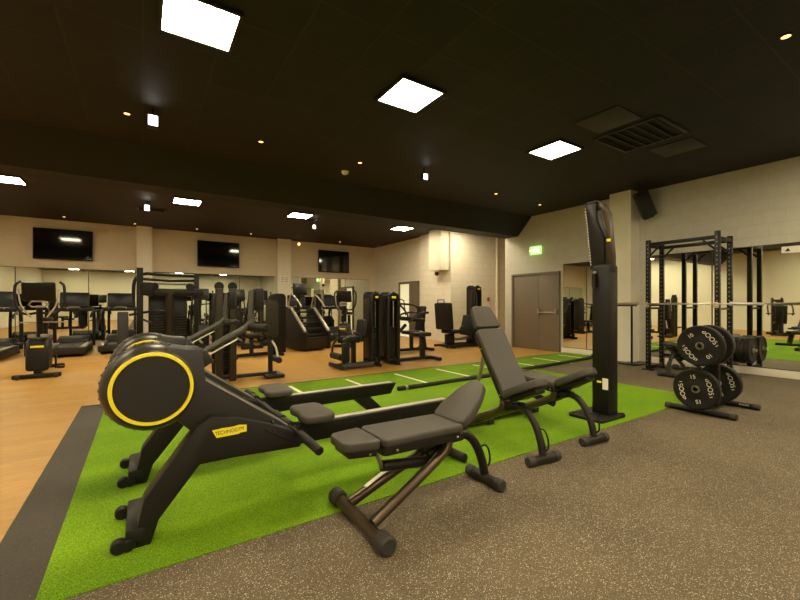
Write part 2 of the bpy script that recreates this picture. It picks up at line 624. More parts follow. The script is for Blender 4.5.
# doors
d = struct(thing('door_1', 'brown-grey double doors with a push bar', 'door', (XW - 0.02, 7.02, 0)))
del d['label'], d['category']
mb = MB()
mb.box((0, 0.755, 1.03), (0.10, 0.05, 2.06))
mb.box((0, -0.755, 1.03), (0.10, 0.05, 2.06))
mb.box((0, 0, 2.075), (0.10, 1.56, 0.05))
mb.build('door_frame', 'door_frame', d)
MB().box((0.0, 0.30, 1.02), (0.05, 0.855, 2.03), 0.004).build('door_leaf', 'door', d)
lf = MB().box((0.0, -0.432, 1.02), (0.05, 0.595, 2.03), 0.004).build('door_leaf', 'door', d)
mb = MB()
mb.tube([(-0.10, -0.17, 1.02), (-0.10, -0.70, 1.02)], 0.016, 10)
for y in (-0.17, -0.70):
    mb.box((-0.06, y, 1.04), (0.09, 0.05, 0.15), 0.01)
mb.build('push_bar', 'silver', lf)
d = struct(thing('door_2', 'grey door', 'door', (8.43, 12.25, 0)))
del d['label'], d['category']
mb = MB()
mb.box((0, 0.64, 1.03), (0.08, 0.08, 2.06))
mb.box((0, -0.60, 1.03), (0.08, 0.08, 2.06))
mb.box((0, 0, 2.05), (0.08, 1.36, 0.08))
mb.build('door_frame', 'door_frame', d)
MB().box((0.0, -0.30, 1.0), (0.05, 0.55, 2.0), 0.004).build('door_leaf', 'door', d)
MB().box((0.0, 0.29, 1.0), (0.03, 0.60, 2.0)).build('door_glass', 'glass_lit', d)

# exit sign
t = thing('exit_sign', 'lit green running-man exit sign above the brown double doors', 'sign', (XW - 0.05, 6.98, 2.60))
MB().box((0, 0, 0.11), (0.08, 0.34, 0.22), 0.008).build('sign_box', 'exit_green', t)
mb = MB()
X = -0.042
mb.ball((X, -0.015, 0.175), 0.017, (0.2, 1, 1))
mb.tube([(X, -0.01, 0.15), (X, 0.01, 0.095)], 0.014, 8)
mb.tube([(X, 0.01, 0.095), (X, 0.045, 0.08), (X, 0.07, 0.045)], 0.009, 8)
mb.tube([(X, 0.01, 0.095), (X, -0.025, 0.065), (X, -0.02, 0.03)], 0.009, 8)
mb.tube([(X, -0.01, 0.145), (X, 0.04, 0.135), (X, 0.06, 0.11)], 0.007, 8)
mb.tube([(X, -0.01, 0.145), (X, -0.045, 0.12), (X, -0.06, 0.14)], 0.007, 8)
mb.box((X, -0.115, 0.105), (0.003, 0.07, 0.15))
mb.box((X, 0.115, 0.11), (0.003, 0.07, 0.018))
mb.prism([(0.085, 0.11), (0.11, 0.14), (0.11, 0.08)], X - 0.0015, X + 0.0015, 'x')
mb.prism([(0.155, 0.11), (0.13, 0.14), (0.13, 0.08)], X - 0.0015, X + 0.0015, 'x')
mb.build('pictogram', 'exit_white', t)

# little wall things
t = thing('fire_call_point', 'small red fire call point on the pale set-back wall', 'alarm', (9.98, 9.66, 1.35))
MB().box((0, 0, 0.06), (0.10, 0.05, 0.11), 0.006).build('call_box', 'red', t)
MB().box((0, -0.026, 0.06), (0.05, 0.004, 0.05)).build('call_glass', 'paper', t)
t = thing('security_camera', 'black dome camera under the white wall boxing', 'camera', (8.05, 10.1, 2.16))
MB().cyl((0, 0, 0.12), (0, 0, 0.18), 0.05).build('mount', 'white_paint', t)
MB().ball((0, 0, 0.08), 0.075).build('dome', 'black', t)
t = thing('wall_notice', 'small white notice stuck high on the long mirror', 'notice', (XW - 0.022, 1.86, 2.10))
MB().box((0, 0, 0.055), (0.006, 0.34, 0.11)).build('sheet', 'paper', t)
MB().prism([(0.13, 0.03), (0.09, 0.085), (0.06, 0.03)], -0.006, -0.003, 'x').build('printed_symbol', 'ink', t)
t = thing('wall_notice', 'white paper notice pinned on the second back pilaster', 'notice', (4.45, YB - 0.25, 2.02))
MB().box((0, 0, 0.13), (0.30, 0.006, 0.26)).build('sheet', 'paper', t)
mb = MB()
for k in range(3):
    for j in range(2):
        mb.box((-0.07 + 0.14 * j, -0.004, 0.06 + 0.07 * k), (0.09, 0.002, 0.025))
mb.build('printed_lines', 'silver', t)
t = thing('loudspeaker', 'black loudspeaker hung high beside the wall pilaster', 'speaker', (8.74, 4.06, 2.98))
up_ = Vector((-0.30, 0.22, 0.93)).normalized()
fr_ = Vector((-0.80, -0.55, 0)) - up_ * Vector((-0.80, -0.55, 0)).dot(up_)
fr_.normalize()
sd_ = up_.cross(fr_)
rot = Matrix((fr_, sd_, up_)).transposed()
pc = Vector((0, 0, 0.34))
MB().box(pc, (0.20, 0.26, 0.56), 0.015, rot).build('cabinet', 'black', t)
MB().box(pc + fr_ * 0.102, (0.006, 0.23, 0.50), 0.002, rot).build('grille', 'plastic', t)
mb = MB()
mb.tube([pc - fr_ * 0.05, pc - fr_ * 0.12, Vector((0.29, 0.0, 0.22))], 0.022)
mb.box(pc - fr_ * 0.10 - up_ * 0.20, (0.10, 0.18, 0.22), 0.01, rot)
mb.box((0.30, 0.0, 0.24), (0.02, 0.12, 0.22))
mb.build('bracket', 'black', t)


# televisions
def tv(cx, label):
    t = thing('wall_television', label, 'television', (cx, YB - 0.10, 2.52), 0, 'wall televisions')
    mb = MB()
    mb.box((0, 0, 0.44), (1.33, 0.06, 0.88), 0.008)
    mb.box((0, 0.06, 0.44), (0.5, 0.07, 0.4))
    mb.build('casing', 'black', t)
    MB().box((0, -0.032, 0.445), (1.29, 0.004, 0.83)).build('screen', 'screen', t)


tv(-1.91, 'black wall television above the treadmills, before the first pilaster')
tv(2.21, 'black wall television between the two wall pilasters')
tv(6.51, 'black wall television above the stair climber, past the second pilaster')


# ceiling lights
def panel(x, y, label):
    t = thing('ceiling_light', label, 'ceiling light', (x, y, CZ - 0.03), 0, 'square ceiling light panels')
    mb = MB()
    for s in (-1, 1):
        mb.box((s * 0.285, 0, 0.015), (0.03, 0.60, 0.03))
        mb.box((0, s * 0.285, 0.015), (0.54, 0.03, 0.03))
    mb.build('frame', 'frame', t)
    MB().box((0, 0, 0.017), (0.54, 0.54, 0.02)).build('diffuser', 'panel', t)


for x, y, lb in ((0.41, 3.76, 'lit ceiling panel above the two rowing machines'),
                 (2.60, 3.76, 'lit ceiling panel above the flat grey bench'),
                 (5.42, 3.84, 'lit ceiling panel above the tall cable tower'),
                 (-2.25, 10.55, 'lit ceiling panel past the beam, above the end treadmill'),
                 (0.88, 10.53, 'lit ceiling panel past the beam, above the long cable machine'),
                 (3.60, 10.50, 'lit ceiling panel past the beam, above the stair climber'),
                 (6.95, 10.50, 'lit ceiling panel past the beam, beside the white boxing')):
    panel(x, y, lb)
for x, y in ((-2.0, 3.76), (-4.4, 3.76), (0.41, 0.6), (2.6, 0.6), (5.4, 0.6), (7.8, 0.3), (-2.5, 0.6), (0.4, -2.6), (3.4, -2.6), (6.4, -2.6), (-3.0, -2.6), (-4.8, 10.5), (-4.0, -5.4), (-0.8, -5.4), (2.4, -5.4), (5.6, -5.4),  # unseen panels; rearmost row added to brighten the wall seen in the mirrors
             (-4.4, 8.85), (-0.7, 8.85), (1.2, 8.85), (5.2, 8.85), (8.3, 8.85)):  # unseen row past the beam, added to brighten the alcove and back machines
    panel(x, y, 'lit square ceiling panel added out of sight, above or behind the viewpoint or beyond the beam')


def downlight(u, v, label, r=0.035):
    p = at(u, v, CZ - 0.012)
    t = thing('downlight', label, 'downlight', p, 0, 'small warm downlights')
    MB().lathe([(r + 0.015, 0.012), (r + 0.015, 0.004), (r, 0.0), (r, 0.012)], (0, 0, 0), (0, 0, 1), 20).build('trim_ring', 'black', t)
    MB().cyl((0, 0, 0.002), (0, 0, 0.010), r * 0.98, 20, 0.001).build('lamp', 'spot', t)


for u, v, lb in ((127, 114, 'small warm downlight beside the white spotlight over the flywheels'),
                 (261, 142, 'small warm downlight second along the row before the beam'),
                 (360, 163, 'small warm downlight next to the smoke detector'),
                 (496, 194, 'small warm downlight before the beam, fourth along its row'),
                 (540, 205, 'small warm downlight by the wall above the exit sign'),
                 (786, 37, 'small warm downlight alone above the long mirror'),
                 (64, 217, 'tiny warm downlight above the television over the treadmills'),
                 (135, 224, 'tiny warm downlight at the top of the first pilaster'),
                 (197, 229, 'tiny warm downlight near the top edge of the middle television'),
                 (251, 234, 'tiny warm downlight between the middle television and second pilaster'),
                 (340, 242, 'tiny warm downlight above the last television'),
                 (378, 246, 'tiny warm downlight in the far corner of the room')):
    downlight(u, v, lb)


def spotlight(u, v, label, s=1.0, drop=0.16):
    p = at(u, v, CZ - drop)
    t = thing('ceiling_spotlight', label, 'spotlight', (p.x, p.y, CZ - drop - 0.06), 0, 'white-faced ceiling spotlights')
    mb = MB()
    mb.box((0, 0.03, 0.06), (0.13 * s, 0.10, 0.16 * s), 0.012)
    mb.cyl((0, 0.03, 0.06), (0, 0.03, drop + 0.06), 0.014)
    mb.build('housing', 'black', t)
    MB().box((0, -0.022, 0.06), (0.10 * s, 0.006, 0.125 * s), 0.003).build('lamp_face', 'spot_cool', t)


spotlight(153, 121, 'white-faced spotlight hanging before the beam above the flywheels')
spotlight(147, 208, 'white-faced spotlight past the beam, between first television and pilaster')
spotlight(425, 177, 'white-faced spotlight before the beam, above the incline bench', 0.8)
spotlight(314, 227, 'white-faced spotlight past the beam, near the second pilaster', 0.8)
p = at(299, 243, CZ - 0.16)
t = thing('hanging_lamp', 'small warm lamp hanging on a stem near the second pilaster', 'lamp', (p.x, p.y, CZ - 0.24))
MB().cyl((0, 0, 0.06), (0, 0, 0.24), 0.012).build('stem', 'black', t)
MB().ball((0, 0, 0.04), 0.05).build('bulb', 'spot', t)
p = at(345, 173, CZ - 0.03)
t = thing('smoke_detector', 'white round smoke detector on the ceiling before the beam', 'smoke detector', (p.x, p.y, CZ - 0.06))
MB().lathe([(0, 0), (0.035, 0), (0.06, 0.02), (0.07, 0.06), (0, 0.06)], (0, 0, 0), (0, 0, 1), 24).build('detector_body', 'white_paint', t)


def vent(x, y, sx, sy, label):
    t = thing('ceiling_vent', label, 'vent', (x, y, CZ - 0.02))
    mb = MB()
    for s in (-1, 1):
        mb.box((s * sx / 2, 0, 0.01), (0.05, sy + 0.05, 0.02), 0.004)
        mb.box((0, s * sy / 2, 0.01), (sx + 0.05, 0.05, 0.02), 0.004)
    mb.build('frame', 'vent', t)
    mb = MB()
    n = 7
    for k in range(n):
        mb.box((0, -sy / 2 + (k + 0.5) * sy / n, 0.01), (sx, sy / n * 0.55, 0.008), 0, Matrix.Rotation(R(25), 3, 'X'))
    mb.build('louvre', 'beam', t)


vent(6.0, 2.85, 0.85, 0.85, 'dark square air vent in the ceiling above the weight plates')
vent(3.9, 10.9, 0.6, 0.35, 'dark air vent past the beam beside the stair climber light')
vent(0.2, 11.9, 0.6, 0.35, 'dark air vent past the beam above the long cable machine')
for x, y, lb in ((6.95, 2.75, 'paler ceiling access tile by the square air vent'), (5.15, 2.85, 'grey ceiling access tile between tower light and square vent')):
    o = MB().box((x, y, CZ - 0.006), (0.58, 0.58, 0.012), 0.003).build('ceiling_tile', 'vent')
    tag(o, lb, 'ceiling tile')

# ------------------------------------------------------------------ rowing machines
YR = 2.585


def loc_px(lst, Y):
    return [on_y(u, v, Y) for u, v in lst]


def make_rower():
    t = thing('rowing_machine', 'black rowing machine with yellow-ringed flywheel beside the flat grey bench', 'rowing machine', (0, YR, TZ), 0, 'rowing machines')
    dz = -TZ
    o2 = [(a, b + dz) for a, b in loc_px([(131, 554), (149, 550), (159, 520), (200, 465), (236, 457.5), (270, 452), (300, 447), (304, 438), (290, 429.5), (268, 423.5), (240, 418), (211, 417), (197, 427), (144, 500)], 2.40)]
    MB().prism(o2, -0.185, -0.075, 'y', 0.008).build('side_frame', 'rower', t)
    o3 = [(a, b + dz) for a, b in loc_px([(150, 360), (168, 346), (187, 349), (203, 349), (206, 380), (290, 427), (300, 434), (298, 441), (240, 440), (196, 436), (165, 412)], 2.46)]
    MB().prism(o3, -0.115, 0.115, 'y', 0.012).build('body_shell', 'rower_grey', t)
    # edge line of the shell
    a = on_y(206, 381, 2.46)
    b = on_y(288, 426, 2.46)
    MB().tube([(a[0], -0.112, a[1] + dz + 0.004), (b[0], -0.112, b[1] + dz + 0.004)], 0.005, 8).build('shell_edge', 'silver', t)
    # flywheel
    fc = (0.045, 0, 0.800 + dz)
    mb = MB()
    mb.lathe([(0.10, -0.125), (0.188, -0.125), (0.203, -0.118), (0.226, -0.085), (0.235, -0.06), (0.235, 0.07), (0.226, 0.09), (0.19, 0.12), (0.10, 0.12)], fc, (0, 1, 0), 72)
    for k in range(36):                          # fins of the fan drum
        a_ = 2 * math.pi * k / 36
        mb.box((fc[0] + 0.236 * math.cos(a_), 0.005, fc[2] + 0.236 * math.sin(a_)), (0.006, 0.11, 0.012), 0, Matrix.Rotation(-a_, 3, 'Y'))
    fw = mb.build('flywheel', 'rim', t)
    MB().lathe([(0, -0.137), (0.168, -0.137), (0.175, -0.131), (0.175, -0.12), (0, -0.12)], fc, (0, 1, 0), 72).build('disc_cover', 'disc', fw)
    MB().lathe([(0.173, -0.13), (0.175, -0.140), (0.190, -0.140), (0.193, -0.13)], fc, (0, 1, 0), 72).build('yellow_ring', 'yellow', fw, 'bright yellow ring')
    MB().lathe([(0.173, 0.115), (0.175, 0.126), (0.190, 0.126), (0.193, 0.115)], fc, (0, 1, 0), 72).build('yellow_ring', 'yellow', fw, 'bright yellow ring')
    # front foot and castors
    MB().box((-0.03, 0.0, 0.062), (0.085, 0.39, 0.075), 0.014).build('front_foot', 'rower', t)
    for y in (-0.19, 0.19):
        c = MB().lathe([(0, -0.026), (0.028, -0.026), (0.035, -0.016), (0.035, 0.016), (0.028, 0.026), (0, 0.026)], (-0.10, y, 0.035), (0, 1, 0), 20).build('castor', 'plastic', t)
        MB().lathe([(0, -0.018), (0.026, -0.018), (0.03, -0.010), (0.03, 0.010), (0.024, 0.018), (0, 0.018)], (-0.06, y * 1.02, 0.03), (0, 1, 0), 20).build('castor_twin', 'plastic', c)
    # maker's plate with lettering
    l0, zz = on_y(212, 430.8, 2.40)
    l1, z1 = on_y(246.5, 430.8, 2.40)
    cx, cz = (l0 + l1) / 2, on_y(229.5, 431, 2.40)[1] + dz
    hw, hh = (l1 - l0) / 2, 0.021
    MB().prism([(cx - hw, cz + hh * .9), (cx - hw * .55, cz + hh), (cx - hw * .5, cz + hh * 1.1), (cx + hw * .2, cz + hh * 1.05), (cx + hw * .55, cz + hh * 1.3), (cx + hw, cz + hh), (cx + hw, cz - hh * .8), (cx + hw * .6, cz - hh * .85), (cx + hw * .55, cz - hh * 1.1), (cx - hw * .75, cz - hh * 1.25)],
               -0.189, -0.184, 'y').build('logo_plate', 'yellow', t, 'yellow lettered plate')
    text('TECHNOGYM', 0.0245, 'ink', 'logo_lettering', t, face_matrix((cx, -0.1895, cz), (1, 0, 0), (0, 0, 1)) @ Matrix.Rotation(R(3), 4, 'Z') @ Matrix.Diagonal((1, 1.25, 1, 1)))
    # drive arm with upright and grip
    a0, a1, a2 = on_y(199, 354, YR), on_y(250, 325, YR), on_y(253, 290, YR)
    P0, P1, P2 = [Vector((q[0], 0, q[1] + dz)) for q in (a0, a1, a2)]
    bend = [P0, P0.lerp(P1, 0.5), P0.lerp(P1, 0.88), P1 + Vector((0.005, 0, 0.02)), P1.lerp(P2, 0.25), P2]
    MB().tube(bend, 0.019, 12, smooth=5).build('console_arm', 'arm_grey', t)
    g = MB().cyl(P1 + Vector((0.0, 0.0, -0.01)), P1 + Vector((0.055, -0.20, -0.012)), 0.023, 16, 0.006).build('grip', 'plastic', t)
    MB().tube([P0 + Vector((0.0, -0.04, -0.03)), P0.lerp(P1, 0.72) + Vector((0, -0.04, -0.035))], 0.005, 8).build('pull_cord', 'alu', t)
    MB().box(P2 + Vector((0.03, 0, -0.06)), (0.05, 0.10, 0.14), 0.01).build('console', 'plastic', t)
    MB().box(P0 + Vector((0.01, 0, -0.03)), (0.10, 0.12, 0.09), 0.012, ry(-30)).build('arm_socket', 'rower_grey', t)
    # rail
    z0 = 0.447 + dz
    mb = MB()
    mb.prism([(0.72, z0 - 0.07), (0.84, z0), (2.175, z0), (2.11, z0 - 0.105), (0.74, z0 - 0.125)], -0.055, 0.055, 'y', 0.006)
    rail = mb.build('seat_rail', 'black', t)
    MB().box((1.53, 0, z0 + 0.002), (1.22, 0.05, 0.006), 0.001).build('rail_track', 'alu', rail, 'pale metal track')
    mb = MB()
    mb.prism([(1.68, z0 - 0.09), (1.86, z0 - 0.09), (2.17, 0.05), (2.03, 0.05)], -0.05, 0.05, 'y', 0.006)
    mb.build('rear_leg', 'black', t)
    mb = MB()
    mb.cyl((2.10, -0.30, 0.036), (2.10, 0.30, 0.036), 0.036, 16, 0.008)
    mb.build('rear_foot', 'plastic', t)
    # seat
    mb = MB()
    out = []
    for k in range(28):
        a_ = 2 * math.pi * k / 28
        c, s = math.cos(a_), math.sin(a_)
        x = 0.115 * math.copysign(abs(c) ** 0.42, c)
        y = 0.185 * math.copysign(abs(s) ** 0.42, s)
        if x < 0:
            x *= 1 - 0.14 * math.exp(-(y / 0.05) ** 2)
        out.append((0.968 + x, y))
    mb.prism(out, z0 + 0.03, z0 + 0.085, 'z', 0.020, None, 3)
    st = mb.build('seat', 'pad', t)
    mb = MB()
    mb.box((0.968, 0, z0 + 0.018), (0.15, 0.16, 0.032), 0.006)
    mb.build('seat_carriage', 'black', st)
    # handlebar lying across
    mb = MB()
    hz = 0.458 + dz
    mb.tube([(0.82, -0.51, hz - 0.022), (0.80, -0.2, hz), (0.795, 0, hz + 0.002), (0.80, 0.2, hz), (0.81, 0.30, hz)], 0.013, 12, smooth=3)
    hb = mb.build('handlebar', 'black', t)
    for y0, y1 in ((-0.525, -0.24), (0.12, 0.305)):
        MB().cyl((0.820 if y0 < 0 else 0.810, y0, hz - (0.024 if y0 < 0 else 0)), (0.802, y1, hz), 0.026, 14, 0.006).build('handle_grip', 'plastic', hb)
    mb = MB()
    mb.cyl((0.797, -0.06, hz), (0.797, 0.06, hz), 0.032, 14, 0.008)
    mb.build('handle_hub', 'black', hb)
    # foot rests
    for y in (-0.145, 0.150):
        f = MB().box((0.69, y, 0.44), (0.20, 0.085, 0.022), 0.008, ry(32)).build('foot_rest', 'plastic', t)
        MB().tube([(0.66, y - 0.045, 0.47), (0.665, y, 0.52), (0.66, y + 0.045, 0.47)], 0.008, 8, smooth=4).build('foot_strap', 'black', f)
    return t


rower = make_rower()
dup(rower, (-0.01, 3.43, TZ), 0, 'black rowing machine standing behind the other, its flywheel half hidden')


# ------------------------------------------------------------------ adjustable benches
def make_bench(label, loc, rz, back_angle, seat_angle, group='adjustable weight benches', bl=0.58, hl=0.20):
    t = thing('weight_bench', label, 'bench', loc, rz, group)
    hx, hz = 0.31, 0.425                              # hinge between seat and back
    # seat end: one curved leg and short foot
    f = MB().cyl((0, -0.15, 0.037), (0, 0.15, 0.037), 0.036, 18, 0.006).build('front_foot', 'frame', t)
    for s in (-1, 1):
        MB().cyl((0, s * 0.105, 0.040), (0, s * 0.165, 0.040), 0.040, 18, 0.008).build('foot_cap', 'rubber_cap', f)
    MB().tube([(0.0, 0, 0.06), (0.03, 0, 0.17), (0.09, 0, 0.29), (0.17, 0, 0.365), (0.26, 0, 0.39)], 0.030, 12, smooth=5).build('front_leg', 'frame', t)
    MB().tube([(-0.005, 0.0, 0.10), (-0.045, 0, 0.13), (-0.045, 0, 0.20), (-0.01, 0, 0.26), (0.045, 0, 0.26)], 0.007, 8, smooth=5).build('pull_handle', 'black', t)
    # wide end: bar and two inclined tubes
    f = MB().cyl((0.98, -0.26, 0.046), (0.98, 0.26, 0.046), 0.034, 18, 0.004).build('rear_foot', 'bronze', t)
    for s in (-1, 1):
        MB().cyl((0.98, s * 0.235, 0.050), (0.98, s * 0.325, 0.050), 0.050, 20, 0.012).build('foot_cap', 'rubber_cap', f)
    for s in (-1, 1):
        MB().tube([(0.965, s * 0.135, 0.075), (0.70, s * 0.105, 0.195), (0.46, s * 0.075, 0.305), (0.40, s * 0.068, 0.345), (0.385, s * 0.062, 0.39), (0.40, s * 0.055, 0.41)], 0.030, 14, smooth=4).build('frame_tube', 'bronze', t)
    lb = MB().box((0.80, -0.150 * 0.78, 0.153 + 0.032), (0.17, 0.030, 0.003), 0, ry(24)).build('warning_label', 'paper', t, 'white sticker')
    mb = MB()
    mb.tube([(0.25, 0, 0.385), (0.50, 0, 0.30)], 0.022, 10)
    mb.box((0.33, 0, 0.385), (0.16, 0.13, 0.05), 0.01)
    mb.build('hinge_block', 'black', t)
    # back: local tilt about the hinge
    ca, sa = math.cos(R(back_angle)), math.sin(R(back_angle))
    mt = Matrix(((ca, 0, -sa, hx), (0, 1, 0, 0), (sa, 0, ca, hz), (0, 0, 0, 1)))
    mb = MB()
    mb.prism(rrect(0.01 + bl / 2, 0, bl, 0.30, 0.035), 0.025, 0.075, 'z', 0.016, mt, 3)
    bp = mb.build('backrest', 'pad', t)
    MB().prism(rrect(0.01 + bl / 2, 0, bl - 0.01, 0.27, 0.03), -0.025, 0.026, 'z', 0.010, mt).build('backrest_tray', 'frame', bp)
    mb = MB()
    h0 = bl + 0.025
    mb.prism([(h0 + .015, -0.14), (h0 + hl - .02, -0.110), (h0 + hl, -0.080), (h0 + hl, 0.080), (h0 + hl - .02, 0.110), (h0 + .015, 0.14), (h0, 0.125), (h0, -0.125)], 0.025, 0.075, 'z', 0.016, mt, 3)
    hp = mb.build('headrest', 'pad', t)
    MB().prism([(h0 + .015, -0.125), (h0 + hl - .03, -0.09), (h0 + hl - .03, 0.09), (h0 + .015, 0.125)], -0.015, 0.026, 'z', 0.008, mt).build('headrest_tray', 'frame', hp)
    mb = MB()
    for s in (-1, 1):
        for x in (0.06, 0.50, 0.66):
            p = mt @ Vector((x, s * 0.137 if x < 0.6 else s * 0.115, 0.0))
            mb.ball(p, 0.007)
    mb.build('bolt', 'steel', t)
    # seat
    cs, ss = math.cos(R(seat_angle)), math.sin(R(seat_angle))
    ms = Matrix(((-cs, 0, ss, hx - 0.01), (0, 1, 0, 0), (ss, 0, cs, hz + 0.012), (0, 0, 0, 1)))
    mb = MB()
    mb.prism([(0.02, -0.145), (0.10, -0.150), (0.24, -0.115), (0.34, -0.065), (0.365, 0), (0.34, 0.065), (0.24, 0.115), (0.10, 0.150), (0.02, 0.145), (0.0, 0.12), (0.0, -0.12)], 0.02, 0.085, 'z', 0.024, ms, 3)
    se = mb.build('seat', 'pad', t)
    MB().prism([(0.03, -0.10), (0.30, -0.05), (0.30, 0.05), (0.03, 0.10)], -0.02, 0.022, 'z', 0.008, ms).build('seat_tray', 'frame', se)
    # support strut between the wide foot's frame and the back
    if back_angle > 15:
        e = mt @ Vector((0.60, 0.0, -0.03))
        b0 = Vector((0.93, 0, 0.085))
        k = b0.lerp(e, 0.36)
        st = MB().tube([b0, k], 0.032, 12).build('support_sleeve', 'frame', t)
        MB().tube([b0.lerp(e, 0.3), e], 0.020, 12).build('support_rod', 'steel', st, 'chrome rod')
        MB().lathe([(0, 0), (0.012, 0), (0.022, 0.03), (0.018, 0.045), (0, 0.05)], k + Vector((0, -0.02, -0.05)), (0, -1, 0), 14).build('lock_knob', 'plastic', st)
    else:
        st = MB().tube([(0.83, 0, 0.305), (0.45, 0, 0.255)], 0.032, 14).build('support_sleeve', 'frame', t)
        MB().tube([mt @ Vector((0.56, 0, -0.03)), (0.83, 0, 0.30), (0.70, 0, 0.29)], 0.014, 10).build('support_rod', 'steel', st)
    return t


make_bench('flat grey adjustable bench half on the turf edge before the rowing machines', (1.99, 1.965, RZ), 180, 1.0, 38)
make_bench('grey adjustable bench with its backrest raised steeply', (2.61, 1.95, RZ), 84, 56, 25, bl=0.66, hl=0.23)
make_bench('flat grey adjustable bench between the raised bench and the tall cable tower', (3.36, 1.98, RZ), 84, 1.0, 28)
make_bench('flat adjustable bench standing inside the power rack', (7.48, 3.10, RZ), 0, 1.0, 15)

# ------------------------------------------------------------------ cable tower
t = thing('cable_tower', 'tall black single-column cable tower with looped head on the turf', 'cable tower', (4.28, 2.40, TZ))
MB().prism(rrect(-0.09, 0.04, 0.50, 0.40, 0.05), 0, 0.032, 'z', 0.008).build('base_plate', 'plastic', t)
MB().box((0, 0, 0.84), (0.19, 0.19, 1.62), 0.014).build('column', 'black', t)
MB().box((0, 0.005, 1.62), (0.16, 0.21, 0.11), 0.03, None, 3).build('hinge_block', 'plastic', t)
arm = MB().prism([(0.135, 1.62), (0.208, 2.34), (0.185, 2.385), (0.075, 2.38), (0.064, 2.262), (0.053, 2.15), (-0.016, 1.966), (-0.02, 1.62)], -0.055, 0.055, 'x', 0.006).build('head_arm', 'black', t)
MB().prism([(-0.02, 1.63), (-0.016, 1.962), (-0.038, 1.98), (-0.014, 2.14), (0.012, 2.28), (0.066, 2.30), (0.075, 2.375), (0.0, 2.345), (-0.055, 2.23), (-0.100, 1.77), (-0.100, 1.63)], -0.035, 0.045, 'x', 0.004).build('head_loop', 'bronze_dark', t)
MB().box((0.0, 0.13, 2.375), (0.12, 0.15, 0.03), 0.01).build('head_cap', 'black', t)
mb = MB()
for k in range(20):
    q = k / 19
    mb.box((-0.057, 0.128 + 0.066 * q, 1.68 + 0.64 * q), (0.004, 0.010, 0.018))
mb.build('hole_row', 'white', arm)
h = MB().cyl((-0.125, 0.055, 1.42), (-0.125, 0.055, 1.57), 0.022, 14, 0.006).build('handle', 'plastic', t)
MB().box((-0.105, 0.055, 1.58), (0.03, 0.03, 0.03), 0.005).build('handle_clip', 'steel', h)
MB().box((-0.0962, -0.058, 0.37), (0.002, 0.062, 0.12)).build('info_label', 'paper', t, 'white sticker')
MB().box((-0.0963, 0.01, 0.385), (0.002, 0.05, 0.02)).build('warning_label', 'yellow', t, 'yellow sticker')
MB().box((0.0, -0.062, 1.93), (0.094, 0.04, 0.03), 0.003).build('yellow_marker', 'yellow', t, 'yellow tag')
mb = MB()
for x, y in ((-0.29, -0.10), (-0.29, 0.19), (0.12, -0.125), (0.12, 0.19)):
    mb.cyl((x, y, 0.02), (x, y, 0.042), 0.02, 12)
mb.build('foot_bolt', 'frame', t)

# battle rope lying along the turf
p = [(3.06, 4.70), (3.5, 4.70), (4.2, 4.73), (4.75, 4.72), (5.3, 4.78), (5.97, 4.86), (6.8, 4.90), (7.8, 4.98), (8.6, 5.12), (8.92, 5.3)]
t = thing('battle_rope', 'thick black training rope lying along the edge of the turf lane', 'rope', (3.06, 4.70, TZ))
off = Vector((3.06, 4.70, 0))
mb = MB()
mb.tube([Vector((x, y, 0.030)) - off for x, y in p], 0.030, 10, smooth=6)
mb.tube([Vector((x + 0.55, y + 0.06 + 0.015 * math.sin(x * 3), 0.026 + 0.0)) - off for x, y in p[1:-1]], 0.026, 10, smooth=6)
mb.build('rope_strands', 'rope', t)
for s, (x, y) in enumerate(((3.06, 4.70),)):
    MB().cyl((-0.02, 0, 0.03), (0.30, 0.0, 0.03), 0.034, 14, 0.006).build('rope_grip', 'plastic', t)
    MB().cyl((0.10, 0, 0.03), (0.14, 0, 0.03), 0.0355, 14, 0.001).build('rope_collar', 'silver', t)


# ------------------------------------------------------------------ weight plates on their tree
t = thing('plate_rack', 'black weight plate stand on two floor bars beside the turf corner', 'weight rack', (5.63, 1.87, RZ))
for x in (-0.36, 0.37):
    b = MB().tube([(x, 0.33, 0.035), (x, -0.29, 0.035)], 0.033, 12).build('floor_bar', 'black', t)
    for y in (0.31, -0.31):
        MB().cyl((x, y + 0.03, 0.036), (x, y - 0.03, 0.036), 0.036, 12, 0.006).build('end_cap', 'rubber_cap', b)
    if x > 0:
        text('RACKS', 0.03, 'white', 'bar_lettering', b, face_matrix((x - 0.034, -0.20, 0.045), (0, -1, 0), (0, 0, 1)))
MB().box((0.005, 0, 0.05), (0.70, 0.07, 0.05), 0.006).build('base_beam', 'black', t)
MB().box((0.0, -0.01, 0.49), (0.08, 0.12, 0.88), 0.008).build('post', 'black', t)
for z in (0.295, 0.783):
    MB().cyl((-0.455, 0 if z < 0.5 else -0.04, z), (0.25, 0 if z < 0.5 else -0.04, z), 0.024, 16).build('peg', 'frame', t)


